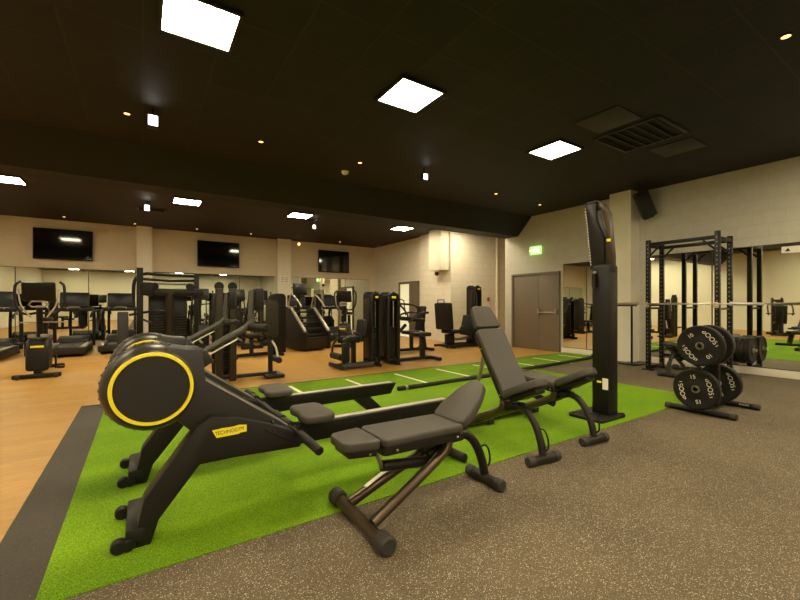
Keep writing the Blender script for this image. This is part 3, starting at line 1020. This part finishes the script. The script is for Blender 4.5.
def make_plate(label, loc, rz, thick, num, spin, group, detail=True):
    t = thing('bumper_plate', label, 'weight plate', loc, rz, group)
    T = thick / 2
    MB().lathe([(0.030, -T), (0.075, -T), (0.085, -T + 0.006), (0.165, -T + 0.006), (0.178, -T), (0.215, -T), (0.225, -T + 0.01), (0.225, T - 0.01), (0.215, T), (0.178, T), (0.165, T - 0.006), (0.085, T - 0.006), (0.075, T), (0.030, T), (0.030, -T)],
               (0, 0, 0), (1, 0, 0), 56).build('disc', 'bumper', t)
    MB().lathe([(0.0255, -T - 0.002), (0.040, -T - 0.002), (0.042, -T), (0.042, T), (0.0255, T), (0.0255, -T - 0.002)], (0, 0, 0), (1, 0, 0), 28).build('hub', 'steel', t)
    if detail:
        for a, s_, sz in ((spin, 'BOOST', 0.068), (spin + 180, 'BOOST', 0.068), (spin + 90, num, 0.06), (spin + 270, num, 0.06)):
            a_ = R(a)
            rr = 0.135
            c = Vector((-T + 0.0052, -rr * math.cos(a_), rr * math.sin(a_)))
            up = Vector((0, -math.cos(a_), math.sin(a_)))
            rt = Vector((0, -math.sin(a_), -math.cos(a_)))
            text(s_, sz, 'white', 'lettering', t, face_matrix(c, rt, up), 0.0012)
    return t


PX, PY = 5.63, 1.87
make_plate('front lower black bumper plate on the plate stand', (PX - 0.43, PY, 0.295), 0, 0.07, '15', 12, 'bumper plates on the stand')
make_plate('front upper black bumper plate on the plate stand', (PX - 0.43, PY - 0.04, 0.783), 0, 0.07, '10', 40, 'bumper plates on the stand')
make_plate('second upper black bumper plate just behind the front one', (PX - 0.17, PY - 0.04, 0.783), 0, 0.08, '15', 70, 'bumper plates on the stand', True)
make_plate('rear lower black bumper plate on the far pegs of the stand', (PX + 0.20, PY, 0.295), 0, 0.075, '10', 15, 'bumper plates on the stand')

# ------------------------------------------------------------------ power rack, barbell, hung plates
t = thing('power_rack', 'black four-post power rack before the long mirror', 'power rack', (8.0, 2.58, RZ))


def post(x, y, h, name='upright'):
    mb = MB()
    mb.box((x, y, h / 2), (0.07, 0.07, h), 0.004)
    mb.slot = 1
    for k in range(int(h / 0.075) - 1):
        z = 0.10 + 0.075 * k
        mb.box((x - 0.0355, y, z), (0.001, 0.012, 0.014))
        mb.box((x, y - 0.0355, z), (0.012, 0.001, 0.014))
    return mb.build(name, ['black', 'hole'], t)


for x, y, h in ((0, 0, 2.46), (0, 1.07, 2.44), (0.54, 0, 2.42), (0.54, 1.07, 2.42)):
    post(x, y, h)
    MB().box((x, y, 0.01), (0.16, 0.16, 0.02), 0.003).build('foot_plate', 'black', t)
for z in (2.36,):
    MB().box((0, 0.535, z), (0.06, 1.0, 0.06), 0.004).build('crossbeam', 'black', t)
    MB().box((0.54, 0.535, z - 0.02), (0.06, 1.0, 0.06), 0.004).build('crossbeam', 'black', t)
MB().box((0.54, 0.535, 0.25), (0.06, 1.0, 0.06), 0.004).build('crossbeam', 'black', t)
for y in (0, 1.07):
    MB().box((0.27, y, 2.34), (0.47, 0.06, 0.06), 0.004).build('side_beam', 'black', t)
    MB().box((0.27, y, 0.05), (0.47, 0.06, 0.06), 0.004).build('side_beam', 'black', t)
for y, s in ((0, 1), (1.07, -1)):
    for x in (0.54, 0):
        MB().tube([(x, y + s * 0.035, 2.16), (x, y + s * 0.20, 2.32)], 0.018, 8).build('knee_brace', 'black', t)
    j = MB().box((-0.06, y, 1.20), (0.07, 0.06, 0.05), 0.005)
    j.box((-0.085, y, 1.245), (0.015, 0.06, 0.06), 0.003)
    j.build('bar_hook', 'steel', t)
    MB().tube([(0.06, y, 1.16), (0.42, y, 1.16)], 0.02, 10).build('safety_bar', 'frame', t)
MB().cyl((0.78, 0.06, 0.444), (0.78, -0.30, 0.444), 0.0245, 14).build('plate_peg', 'steel', t)
MB().box((0.66, 0.06, 0.44), (0.28, 0.05, 0.06), 0.004).build('peg_arm', 'black', t)
t = thing('barbell', 'long steel barbell resting on the power rack hooks', 'barbell', (7.945, 3.10, 1.25))
MB().cyl((0, -0.72, 0), (0, 0.72, 0), 0.014, 14).build('shaft', 'steel', t)
for s in (-1, 1):
    sl = MB().cyl((0, s * 0.72, 0), (0, s * 1.12, 0), 0.025, 18).build('sleeve', 'steel', t)
    MB().cyl((0, s * 0.70, 0), (0, s * 0.735, 0), 0.037, 18).build('collar', 'steel', sl)
for k, nm in enumerate(('innermost', 'second', 'third', 'outermost')):
    make_plate('%s upright bumper plate hanging at the foot of the power rack' % nm, (8.78, 2.585 - 0.074 * k, 0.45), 90, 0.07, '20', 10, 'bumper plates on the power rack', False)
t = thing('training_post', 'thin black floor stand with a short top bar before the wall pilaster', 'stand', (8.42, 4.16, RZ))
MB().box((0, 0, 0.012), (0.36, 0.36, 0.024), 0.005).build('base', 'black', t)
MB().cyl((0, 0, 0.02), (0, 0, 1.21), 0.020, 12).build('post', 'black', t)
MB().cyl((0, -0.10, 1.21), (0, 0.34, 1.21), 0.018, 12).build('top_bar', 'frame', t)


# ------------------------------------------------------------------ cardio machines
def make_treadmill(label, loc, rz):
    t = thing('treadmill', label, 'treadmill', loc, rz, 'treadmills facing the mirrors')
    mb = MB()
    mb.prism([(-0.40, 0), (0.40, 0), (0.40, 1.5), (0.30, 2.05), (-0.30, 2.05), (-0.40, 1.5)], 0.06, 0.22, 'z', 0.025)
    mb.build('deck', 'frame', t)
    MB().box((0, 0.72, 0.224), (0.52, 1.40, 0.010), 0.003).build('belt', 'plastic', t)
    for s in (-1, 1):
        MB().box((s * 0.335, 0.74, 0.232), (0.11, 1.42, 0.024), 0.006).build('foot_rail', 'silver', t)
        MB().cyl((s * 0.32, 0.12, 0), (s * 0.32, 0.12, 0.07), 0.03).build('foot', 'rubber_cap', t)
        MB().cyl((s * 0.32, 1.85, 0), (s * 0.32, 1.85, 0.07), 0.03).build('foot', 'rubber_cap', t)
        MB().tube([(s * 0.40, 1.70, 0.12), (s * 0.41, 1.68, 0.6), (s * 0.41, 1.60, 1.10)], 0.040, 10, smooth=3).build('upright', 'black', t)
        MB().tube([(s * 0.41, 1.62, 1.08), (s * 0.42, 1.35, 1.06), (s * 0.41, 0.98, 0.98), (s * 0.40, 0.93, 0.90)], 0.026, 10, smooth=4).build('handrail', 'frame', t)
    MB().prism([(1.42, 0.22), (1.46, 0.33), (1.80, 0.40), (2.02, 0.28), (2.04, 0.22)], -0.33, 0.33, 'x', 0.02).build('motor_hood', 'plastic', t)
    MB().box((0, 1.62, 1.10), (0.84, 0.20, 0.10), 0.03).build('dashboard', 'black', t)
    rot = Matrix.Rotation(R(-15), 3, 'X')
    MB().box((0, 1.70, 1.36), (0.62, 0.06, 0.40), 0.02, rot).build('console', 'black', t)
    MB().box((0, 1.664, 1.37), (0.54, 0.006, 0.32), 0.002, rot).build('screen', 'console_screen', t)
    MB().tube([(0, 1.66, 1.12), (0, 1.72, 1.25)], 0.05, 10).build('console_neck', 'black', t)
    mb = MB()
    mb.tube([(-0.13, 1.52, 1.13), (-0.10, 1.40, 1.16), (0.10, 1.40, 1.16), (0.13, 1.52, 1.13)], 0.017, 8, smooth=4)
    mb.build('front_grip', 'silver', t)
    return t


tm = make_treadmill('black treadmill at the end of the row, behind the exercise bike', (-2.95, 11.75, 0), 0)
dup(tm, (-1.52, 11.9, 0), 0, 'black treadmill second in the row, beside the exercise bike')
dup(tm, (-0.52, 12.1, 0), 0, 'black treadmill third in the row, before the first pilaster')
dup(tm, (4.20, 12.0, 0), -12, 'black treadmill partly hidden behind the stair climber, by the pilaster')
dup(tm, (5.55, 12.0, 0), -12, 'black treadmill past the stair climber under the last television')


def make_bike(label, loc, rz):
    """front of the bike at the origin, rider's seat along +y"""
    t = thing('exercise_bike', label, 'exercise bike', loc, rz, 'exercise bikes')
    MB().box((0, 0.0, 0.045), (0.62, 0.09, 0.07), 0.02).build('front_foot', 'black', t)
    MB().box((0, 1.28, 0.045), (0.52, 0.08, 0.07), 0.02).build('rear_foot', 'black', t)
    for s in (-1, 1):
        MB().cyl((s * 0.24, -0.06, 0.035), (s * 0.24, -0.02, 0.035), 0.035, 14).build('wheel', 'rubber_cap', t)
    MB().box((0, 0.64, 0.10), (0.10, 1.24, 0.08), 0.01).build('floor_beam', 'black', t)
    o = [(-0.02, 0.12), (0.0, 0.50), (0.10, 0.66), (0.34, 0.68), (0.50, 0.56), (0.56, 0.30), (0.48, 0.12)]
    MB().prism(o, -0.15, 0.15, 'x', 0.05, None, 3).build('flywheel_housing', 'plastic', t)
    MB().box((0, -0.006, 0.53), (0.17, 0.01, 0.035), 0.003, Matrix.Rotation(R(-8), 3, 'X')).build('front_badge', 'yellow', t, 'yellow badge')
    for s in (-1, 1):
        MB().lathe([(0, 0), (0.05, 0), (0.055, 0.02), (0.05, 0.05), (0, 0.05)], (s * 0.08, 0.10, 0.68), (0, 0, 1), 16).build('bottle_cup', 'silver', t)
    MB().tube([(0, 0.34, 0.60), (0, 0.28, 1.0), (0, 0.24, 1.22)], 0.045, 10, smooth=3).build('stem', 'black', t)
    MB().box((0, 0.20, 1.46), (0.44, 0.07, 0.34), 0.03, Matrix.Rotation(R(14), 3, 'X')).build('console', 'black', t)
    MB().tube([(-0.12, 0.12, 1.24), (-0.08, 0.10, 1.20), (0.08, 0.10, 1.20), (0.12, 0.12, 1.24), (0.08, 0.10, 1.29), (-0.08, 0.10, 1.29)], 0.015, 8, closed=True).build('front_ring', 'silver', t)
    for s in (-1, 1):
        MB().tube([(0, 0.26, 1.10), (s * 0.20, 0.30, 1.08), (s * 0.31, 0.34, 1.25), (s * 0.32, 0.36, 1.55), (s * 0.26, 0.42, 1.64)], 0.022, 10, smooth=5).build('handlebar', 'black', t)
        MB().tube([(s * 0.10, 0.22, 1.02), (s * 0.22, 0.18, 1.22), (s * 0.26, 0.20, 1.5)], 0.012, 8, smooth=4).build('side_tube', 'steel', t)
        c = MB().box((s * 0.20, 0.42, 0.34 - s * 0.12), (0.03, 0.05, 0.24), 0.008).build('crank', 'frame', t)
        MB().box((s * 0.27, 0.42, 0.34 - s * 0.22), (0.10, 0.18, 0.035), 0.01).build('pedal', 'plastic', c)
    MB().tube([(0, 1.20, 0.12), (0, 0.92, 0.55), (0, 0.88, 0.92)], 0.05, 10, smooth=3).build('seat_post', 'black', t)
    MB().prism([(-0.12, 1.03), (0.12, 1.03), (0.10, 0.90), (0.03, 0.72), (-0.03, 0.72), (-0.10, 0.90)], 0.92, 1.0, 'z', 0.025).build('saddle', 'pad_dark', t)
    MB().box((0, 0.55, 0.92), (0.62, 0.03, 0.025), 0.008).build('tray_bar', 'silver', t)
    return t


bk = make_bike('upright black exercise bike alone before the row of treadmills', (-1.48, 8.85, 0), 3)

dup(bk, (4.80, 10.35, 0), -38, 'upright black exercise bike between the stair climber and the twin towers')


def make_elliptical(label, loc, rz):
    t = thing('elliptical_trainer', label, 'elliptical trainer', loc, rz, 'elliptical trainers')
    MB().box((0, 0.75, 0.07), (0.14, 1.5, 0.10), 0.02).build('floor_beam', 'black', t)
    MB().box((0, 0.05, 0.05), (0.60, 0.10, 0.09), 0.02).build('front_foot', 'black', t)
    MB().box((0, 1.5, 0.05), (0.60, 0.10, 0.09), 0.02).build('rear_foot', 'black', t)
    MB().prism([(1.0, 0.12), (0.98, 0.45), (1.12, 0.68), (1.38, 0.70), (1.55, 0.50), (1.55, 0.12)], -0.17, 0.17, 'x', 0.05, None, 3).build('drive_housing', 'plastic', t)
    MB().tube([(0, 1.35, 0.6), (0, 1.38, 1.1), (0, 1.30, 1.40)], 0.05, 10, smooth=3).build('mast', 'black', t)
    MB().box((0, 1.26, 1.52), (0.46, 0.07, 0.34), 0.03, Matrix.Rotation(R(-15), 3, 'X')).build('console', 'black', t)
    MB().box((0, 1.222, 1.53), (0.38, 0.006, 0.26), 0.002, Matrix.Rotation(R(-15), 3, 'X')).build('screen', 'console_screen', t)
    for s in (-1, 1):
        MB().tube([(s * 0.22, 1.30, 0.35), (s * 0.25, 1.24, 0.9), (s * 0.26, 1.06, 1.35), (s * 0.24, 0.94, 1.62)], 0.022, 10, smooth=4).build('swing_arm', 'frame', t)
        MB().tube([(s * 0.20, 1.28, 0.32 + s * 0.08), (s * 0.20, 0.75, 0.26 - s * 0.05), (s * 0.20, 0.3, 0.22)], 0.03, 10).build('pedal_arm', 'silver', t)
        MB().box((s * 0.20, 0.62, 0.30 - s * 0.05), (0.16, 0.36, 0.04), 0.015).build('pedal', 'plastic', t)
    return t


el = make_elliptical('black elliptical trainer behind the leg curl machine, nearer the first pilaster', (1.55, 11.2, 0), 8)
dup(el, (2.55, 11.3, 0), 8, 'black elliptical trainer in the middle, behind the seated machine')
dup(el, (3.20, 11.9, 0), 0, 'black elliptical trainer beside the second pilaster')
dup(el, (6.75, 11.6, 0), -20, 'black elliptical trainer in the far corner near the lit side door')


# stair climber
def make_stepper(label, loc, rz):
    t = thing('stair_climber', label, 'stair climber', loc, rz)
    o = [(0.0, 0.04), (0.0, 0.48), (0.12, 0.56), (0.78, 1.12), (1.02, 1.12), (1.10, 0.90), (1.14, 0.04)]
    for s in (-1, 1):
        sp_ = MB().prism(o, s * 0.36 - 0.045, s * 0.36 + 0.045, 'x', 0.012).build('side_panel', 'black', t)
        MB().prism([(0.04, 0.50), (0.72, 1.11), (0.80, 1.13), (0.80, 1.16), (0.70, 1.15), (0.0, 0.54)], s * 0.36 - 0.055, s * 0.36 + 0.02, 'x', 0.006).build('edge_trim', 'silver', sp_, 'pale grey edge')
        MB().tube([(s * 0.36, 0.92, 1.10), (s * 0.37, 0.85, 1.35), (s * 0.37, 0.72, 1.50), (s * 0.36, 0.40, 1.32), (s * 0.36, 0.22, 1.16)], 0.020, 10, smooth=4).build('handrail', 'silver', t)
    for k in range(5):
        z = 0.42 + 0.15 * k
        y = 0.10 + 0.17 * k
        MB().box((0, y + 0.10, z), (0.62, 0.24, 0.05), 0.01).build('step', 'plastic', t)
    MB().box((0, 0.06, 0.24), (0.63, 0.08, 0.26), 0.01).build('kick_panel', 'column', t)
    MB().box((0, 0.56, 0.12), (0.63, 1.0, 0.16), 0.01).build('base', 'black', t)
    MB().tube([(0, 1.0, 1.0), (0, 0.98, 1.55)], 0.05, 10).build('mast', 'black', t)
    MB().box((0, 0.93, 1.66), (0.42, 0.07, 0.34), 0.03, Matrix.Rotation(R(-12), 3, 'X')).build('console', 'black', t)
    MB().box((0, 0.893, 1.67), (0.34, 0.006, 0.26), 0.002, Matrix.Rotation(R(-12), 3, 'X')).build('screen', 'console_screen', t)
    return t


make_stepper('black stair climber with pale side edges and climbing steps', (3.90, 9.92, 0), 12)


# ------------------------------------------------------------------ selectorised strength machines
def tower_parts(t, x, y, h=1.5, wx=0.33, wy=0.36, front=-1, mat='black'):
    emblem = True
    o = rrect(0, 0, wx, h, 0.10, 5)
    o = [(x + a, max(b + h / 2, 0.06)) for a, b in o]
    MB().prism(o, y - front * (wy / 2 - 0.03) - 0.03, y - front * (wy / 2 - 0.03) + 0.03, 'y', 0.010).build('rear_shroud', mat, t)
    w2 = wx / 2 - 0.045
    yf = y + front * (wy / 2 - 0.05)
    sh = MB().tube([(x - w2, yf, 0.06), (x - w2, yf, h - 0.20), (x - w2 + 0.02, yf, h - 0.08), (x, yf, h - 0.035), (x + w2 - 0.02, yf, h - 0.08), (x + w2, yf, h - 0.20), (x + w2, yf, 0.06)], 0.042, 12).build('shroud', mat, t)
    MB().box((x, y, h - 0.13), (wx - 0.08, wy - 0.10, 0.12), 0.02).build('top_cover', mat, t)
    MB().box((x, y, 0.09), (wx - 0.06, wy - 0.06, 0.06), 0.01).build('stack_base', mat, t)
    for s in (-1, 1):
        MB().box((x + s * (wx / 2 - 0.02), y - front * 0.04, h / 2), (0.03, wy - 0.14, h - 0.30), 0.008).build('side_column', 'column', t)
    mb = MB()
    for k in range(14):
        mb.box((x, y, 0.16 + 0.045 * k), (wx * 0.62, wy - 0.14, 0.040), 0.003)
    mb.build('weight_stack', 'stackplate', t)
    for s in (-1, 1):
        MB().cyl((x + s * 0.06, y + front * 0.04, 0.1), (x + s * 0.06, y + front * 0.04, h - 0.08), 0.011, 8).build('guide_rod', 'steel', t)
    if emblem:
        MB().box((x - 0.01, yf + front * 0.042, h - 0.115), (0.10, 0.012, 0.05), 0.002).build('emblem', 'yellow', sh, 'yellow emblem')
    mb = MB()
    for k in range(9):
        mb.box((x + 0.03, y + front * (wy / 2 - 0.075), 0.28 + 0.045 * k), (0.02, 0.006, 0.016))
    mb.build('weight_scale', 'silver', sh)


def make_selector(label, loc, rz, kind, cat='strength machine', h=1.5, reach=1.0, front=-1):
    t = thing('strength_machine', label, cat, loc, rz, 'weight stack machines')
    tower_parts(t, 0, 0, h, front=front)
    t.scale.x = reach
    MB().box((0.55, 0, 0.055), (1.15, 0.09, 0.075), 0.015).build('floor_beam', 'black', t)
    MB().box((1.10, 0, 0.05), (0.09, 0.66, 0.075), 0.02).build('end_foot', 'black', t)
    MB().cyl((0.0, -0.34, 0.045), (0.0, 0.34, 0.045), 0.04, 12).build('tower_foot', 'black', t)
    if kind == 'press':
        MB().box((0.62, 0, 0.26), (0.08, 0.08, 0.40), 0.01).build('seat_post', 'black', t)
        MB().box((0.60, 0, 0.50), (0.40, 0.36, 0.09), 0.035, None, 3).build('seat', 'pad_dark', t)
        MB().box((0.92, 0, 0.86), (0.09, 0.34, 0.66), 0.035, ry(8), 3).build('backrest', 'pad_dark', t)
        MB().tube([(1.08, 0, 0.08), (1.02, 0, 0.5), (1.0, 0, 0.95)], 0.04, 10, smooth=3).build('back_post', 'black', t)
        for s in (-1, 1):
            a = MB().tube([(0.15, s * 0.18, 1.25), (0.50, s * 0.34, 1.20), (0.74, s * 0.36, 0.95), (0.72, s * 0.34, 0.80)], 0.026, 10, smooth=4).build('press_arm', 'frame', t)
            MB().tube([(0.72, s * 0.20, 0.86), (0.72, s * 0.42, 0.86)], 0.022, 10).build('hand_grip', 'rubber_cap', a)
    elif kind == 'extension':
        MB().box((0.60, 0, 0.28), (0.10, 0.12, 0.44), 0.01).build('seat_post', 'black', t)
        MB().box((0.66, 0, 0.56), (0.50, 0.40, 0.11), 0.04, None, 3).build('seat', 'pad_dark', t)
        MB().box((0.34, 0, 0.76), (0.10, 0.38, 0.36), 0.035, ry(-10), 3).build('backrest', 'pad_dark', t)
        MB().tube([(0.92, -0.22, 0.58), (1.06, -0.22, 0.44), (1.10, -0.22, 0.22)], 0.03, 10, smooth=3).build('lever', 'frame', t)
        MB().cyl((1.10, -0.24, 0.24), (1.10, 0.24, 0.24), 0.065, 16, 0.02).build('roller_pad', 'pad_dark', t)
        for s in (-1, 1):
            MB().tube([(0.50, s * 0.23, 0.52), (0.60, s * 0.27, 0.66), (0.78, s * 0.27, 0.70)], 0.020, 10, smooth=3).build('hand_grip', 'rubber_cap', t)
        MB().prism([(0.84, 0.62), (0.84, 0.14), (1.0, 0.10), (1.04, 0.58)], 0.14, 0.22, 'y', 0.02).build('side_cover', 'plastic', t)
        MB().cyl((0.20, 0.30, 0.075), (1.12, 0.30, 0.075), 0.055, 14, 0.012).build('floor_roller', 'rubber_cap', t)
        MB().box((1.06, 0.26, 0.30), (0.09, 0.06, 0.42), 0.015).build('front_stay', 'black', t)
    elif kind == 'curl':
        MB().box((0.84, 0, 0.30), (0.10, 0.10, 0.5), 0.01).build('seat_post', 'black', t)
        MB().box((0.80, 0, 0.58), (0.36, 0.36, 0.09), 0.035, None, 3).build('seat', 'pad_dark', t)
        MB().box((0.46, 0, 0.92), (0.62, 0.46, 0.08), 0.03, ry(6), 3).build('arm_pad', 'pad_dark', t)
        MB().tube([(0.12, 0, 0.55), (0.40, 0, 0.80)], 0.035, 10).build('pad_strut', 'frame', t)
        for s in (-1, 1):
            a = MB().tube([(0.30, s * 0.26, 0.86), (0.50, s * 0.30, 1.02), (0.78, s * 0.28, 1.06)], 0.022, 10, smooth=4).build('lever', 'frame', t)
            MB().cyl((0.78, s * 0.10, 1.06), (0.78, s * 0.30, 1.06), 0.024, 12).build('hand_grip', 'rubber_cap', a)
        MB().tube([(0.02, 0.0, 1.44), (0.35, 0, 1.32), (0.40, 0, 1.0)], 0.012, 8).build('cable', 'black', t)
    elif kind == 'legpress':
        MB().box((1.02, 0, 0.24), (0.30, 0.12, 0.30), 0.02).build('seat_post', 'black', t)
        MB().box((0.94, 0, 0.46), (0.46, 0.46, 0.11), 0.04, None, 3).build('seat', 'pad_dark', t)
        MB().box((1.24, 0, 0.90), (0.20, 0.62, 0.76), 0.05, ry(5), 3).build('backrest', 'pad_dark', t)
        mb = MB()
        mb.tube([(1.34, -0.14, 1.22), (1.36, -0.14, 1.36), (1.36, 0.14, 1.36), (1.34, 0.14, 1.22)], 0.014, 8)
        mb.build('head_bar', 'frame', t)
        MB().box((0.26, 0, 0.62), (0.06, 0.56, 0.60), 0.02, ry(-14)).build('foot_platform', 'plastic', t)
        MB().tube([(0.10, 0, 0.30), (0.55, 0, 0.24), (1.0, 0, 0.24)], 0.045, 10).build('slide_rail', 'steel', t)
        for s in (-1, 1):
            MB().tube([(0.92, s * 0.27, 0.42), (0.86, s * 0.30, 0.58), (0.74, s * 0.30, 0.62)], 0.02, 10, smooth=3).build('hand_grip', 'rubber_cap', t)
            MB().box((0.70, s * 0.26, 0.06), (1.35, 0.07, 0.07), 0.015).build('side_beam', 'black', t)
    return t


# twin towers in the middle of the floor: one machine each way
make_selector('seated strength machine before the stair climber, leg roller towards it', (3.92, 7.02, 0), 180, 'extension', reach=0.72, front=1)
make_selector('seated strength machine back to back with its twin, pads towards the wall', (4.34, 7.02, 0), 0, 'curl')
make_selector('seated press machine between twin towers and the lit side door', (5.30, 8.5, 0), 0, 'press')
make_selector('leg press machine with a broad backrest before the white set-back wall', (8.30, 8.62, 0), 180, 'legpress', h=1.8, reach=0.95, front=1)
make_selector('seated press machine behind the tall brown columns, by the elliptical trainers', (2.75, 9.75, 0), 190, 'press')
make_selector('seated strength machine beyond the end of the rowing machines, out by the wall', (-3.6, 5.0, 0), -20, 'press')
make_selector('seated strength machine standing off beside the flywheels, next to the wall', (-2.6, 3.6, 0), 160, 'curl')

# machine with two brown columns and a side shroud
t = thing('strength_machine', 'strength machine with two tall brown columns behind the flywheels', 'strength machine', (1.02, 6.82, 0), 0, 'weight stack machines')
for x in (0.0, 0.20):
    MB().box((x, 0, 0.75), (0.11, 0.12, 1.50), 0.025).build('column', 'column', t)
mb = MB()
for k in range(16):
    mb.box((0.10, 0.22, 0.14 + 0.05 * k), (0.24, 0.22, 0.045), 0.003)
mb.build('weight_stack', 'stackplate', t)
for x in (0.0, 0.20):
    MB().lathe([(0, -0.02), (0.06, -0.02), (0.07, -0.012), (0.055, 0), (0.07, 0.012), (0.06, 0.02), (0, 0.02)], (x, 0.0, 1.53), (0, 1, 0), 20).build('pulley', 'plastic', t)
MB().box((0.10, 0.22, 0.75), (0.36, 0.05, 1.36), 0.03).build('rear_shroud', 'black', t)
MB().box((0.45, 0, 0.07), (0.90, 0.08, 0.06), 0.015).build('floor_beam', 'black', t)
MB().box((-0.26, 0, 0.34), (0.42, 0.10, 0.06), 0.015).build('side_arm', 'black', t)
MB().box((0.80, 0, 0.36), (0.07, 0.07, 0.72), 0.01).build('seat_post', 'black', t)
MB().prism(rrect(0.78, 1.0, 0.26, 0.62, 0.07), -0.13, 0.13, 'y', 0.03, None, 3).build('side_shroud', 'column', t)
MB().box((0.67, -0.135, 1.10), (0.03, 0.02, 0.26), 0.005).build('scale_strip', 'silver', t)
MB().box((0.84, 0.0, 0.04), (0.30, 0.42, 0.06), 0.02).build('end_foot', 'black', t)
MB().cyl((0.90, -0.20, 0.30), (0.90, 0.20, 0.30), 0.05, 14, 0.015).build('roller_pad', 'pad_dark', t)
MB().tube([(0.80, 0, 0.66), (0.88, -0.06, 0.5), (0.90, -0.10, 0.32)], 0.022, 8, smooth=3).build('lever', 'steel', t)

# long cable machine under the first pilaster
t = thing('cable_machine', 'long black cable machine with overhead beam before the first pilaster', 'cable machine', (-0.04, 8.5, 0))
MB().box((0, 0, 0.95), (0.10, 0.10, 1.90), 0.01).build('post', 'black', t)
MB().box((0.92, 0.12, 0.92), (0.08, 0.08, 1.84), 0.01).build('post', 'black', t)
MB().tube([(-0.10, 0, 1.30), (-0.08, 0, 1.66), (0.06, 0, 1.79), (0.30, 0, 1.79), (0.92, 0.12, 1.79)], 0.030, 10, smooth=4).build('top_rail', 'black', t)
MB().tube([(0.02, 0.02, 1.70), (0.45, 0.05, 1.68), (0.92, 0.12, 1.70)], 0.026, 10).build('second_rail', 'frame', t)
MB().tube([(0.10, -0.02, 1.62), (0.90, 0.10, 1.62)], 0.018, 10).build('second_rail', 'silver', t)
MB().box((0.56, 0.05, 1.46), (0.96, 0.16, 0.15), 0.04).build('overhead_beam', 'frame', t)
for x in (0.28, 0.62):
    mb = MB()
    for k in range(18):
        mb.box((x, 0.12, 0.15 + 0.05 * k), (0.22, 0.22, 0.045), 0.003)
    mb.build('weight_stack', 'stackplate', t)
    MB().box((x, 0.26, 0.75), (0.30, 0.05, 1.42), 0.02).build('rear_shroud', 'black', t)
MB().cyl((0.46, -0.04, 0.03), (0.46, -0.04, 1.44), 0.07, 20).build('front_column', 'column', t)
MB().box((-0.23, -0.6, 0.56), (0.15, 0.15, 1.12), 0.02).build('near_column', 'rower_grey', t)
MB().box((-0.12, -0.3, 0.05), (0.66, 0.10, 0.08), 0.02, Matrix.Rotation(R(69), 3, 'Z')).build('floor_beam', 'black', t)
MB().box((0.45, 0.1, 0.05), (1.1, 0.12, 0.08), 0.02).build('floor_beam', 'black', t)
MB().box((0.10, -0.02, 1.52), (0.22, 0.16, 0.24), 0.04).build('pulley_block', 'plastic', t)
for x, z in ((0.22, 1.57), (0.80, 1.57)):
    MB().lathe([(0, -0.02), (0.06, -0.02), (0.07, -0.012), (0.055, 0), (0.07, 0.012), (0.06, 0.02), (0, 0.02)], (x, 0.0, z), (0, 1, 0), 20).build('pulley', 'plastic', t)
MB().tube([(0.02, -0.02, 0.98), (0.18, -0.30, 0.92), (0.30, -0.32, 0.98)], 0.020, 8, smooth=4).build('handle', 'frame', t)
MB().tube([(-0.16, -0.02, 1.05), (0.2, -0.04, 1.12), (0.45, -0.04, 1.1)], 0.022, 8).build('side_bar', 'frame', t)
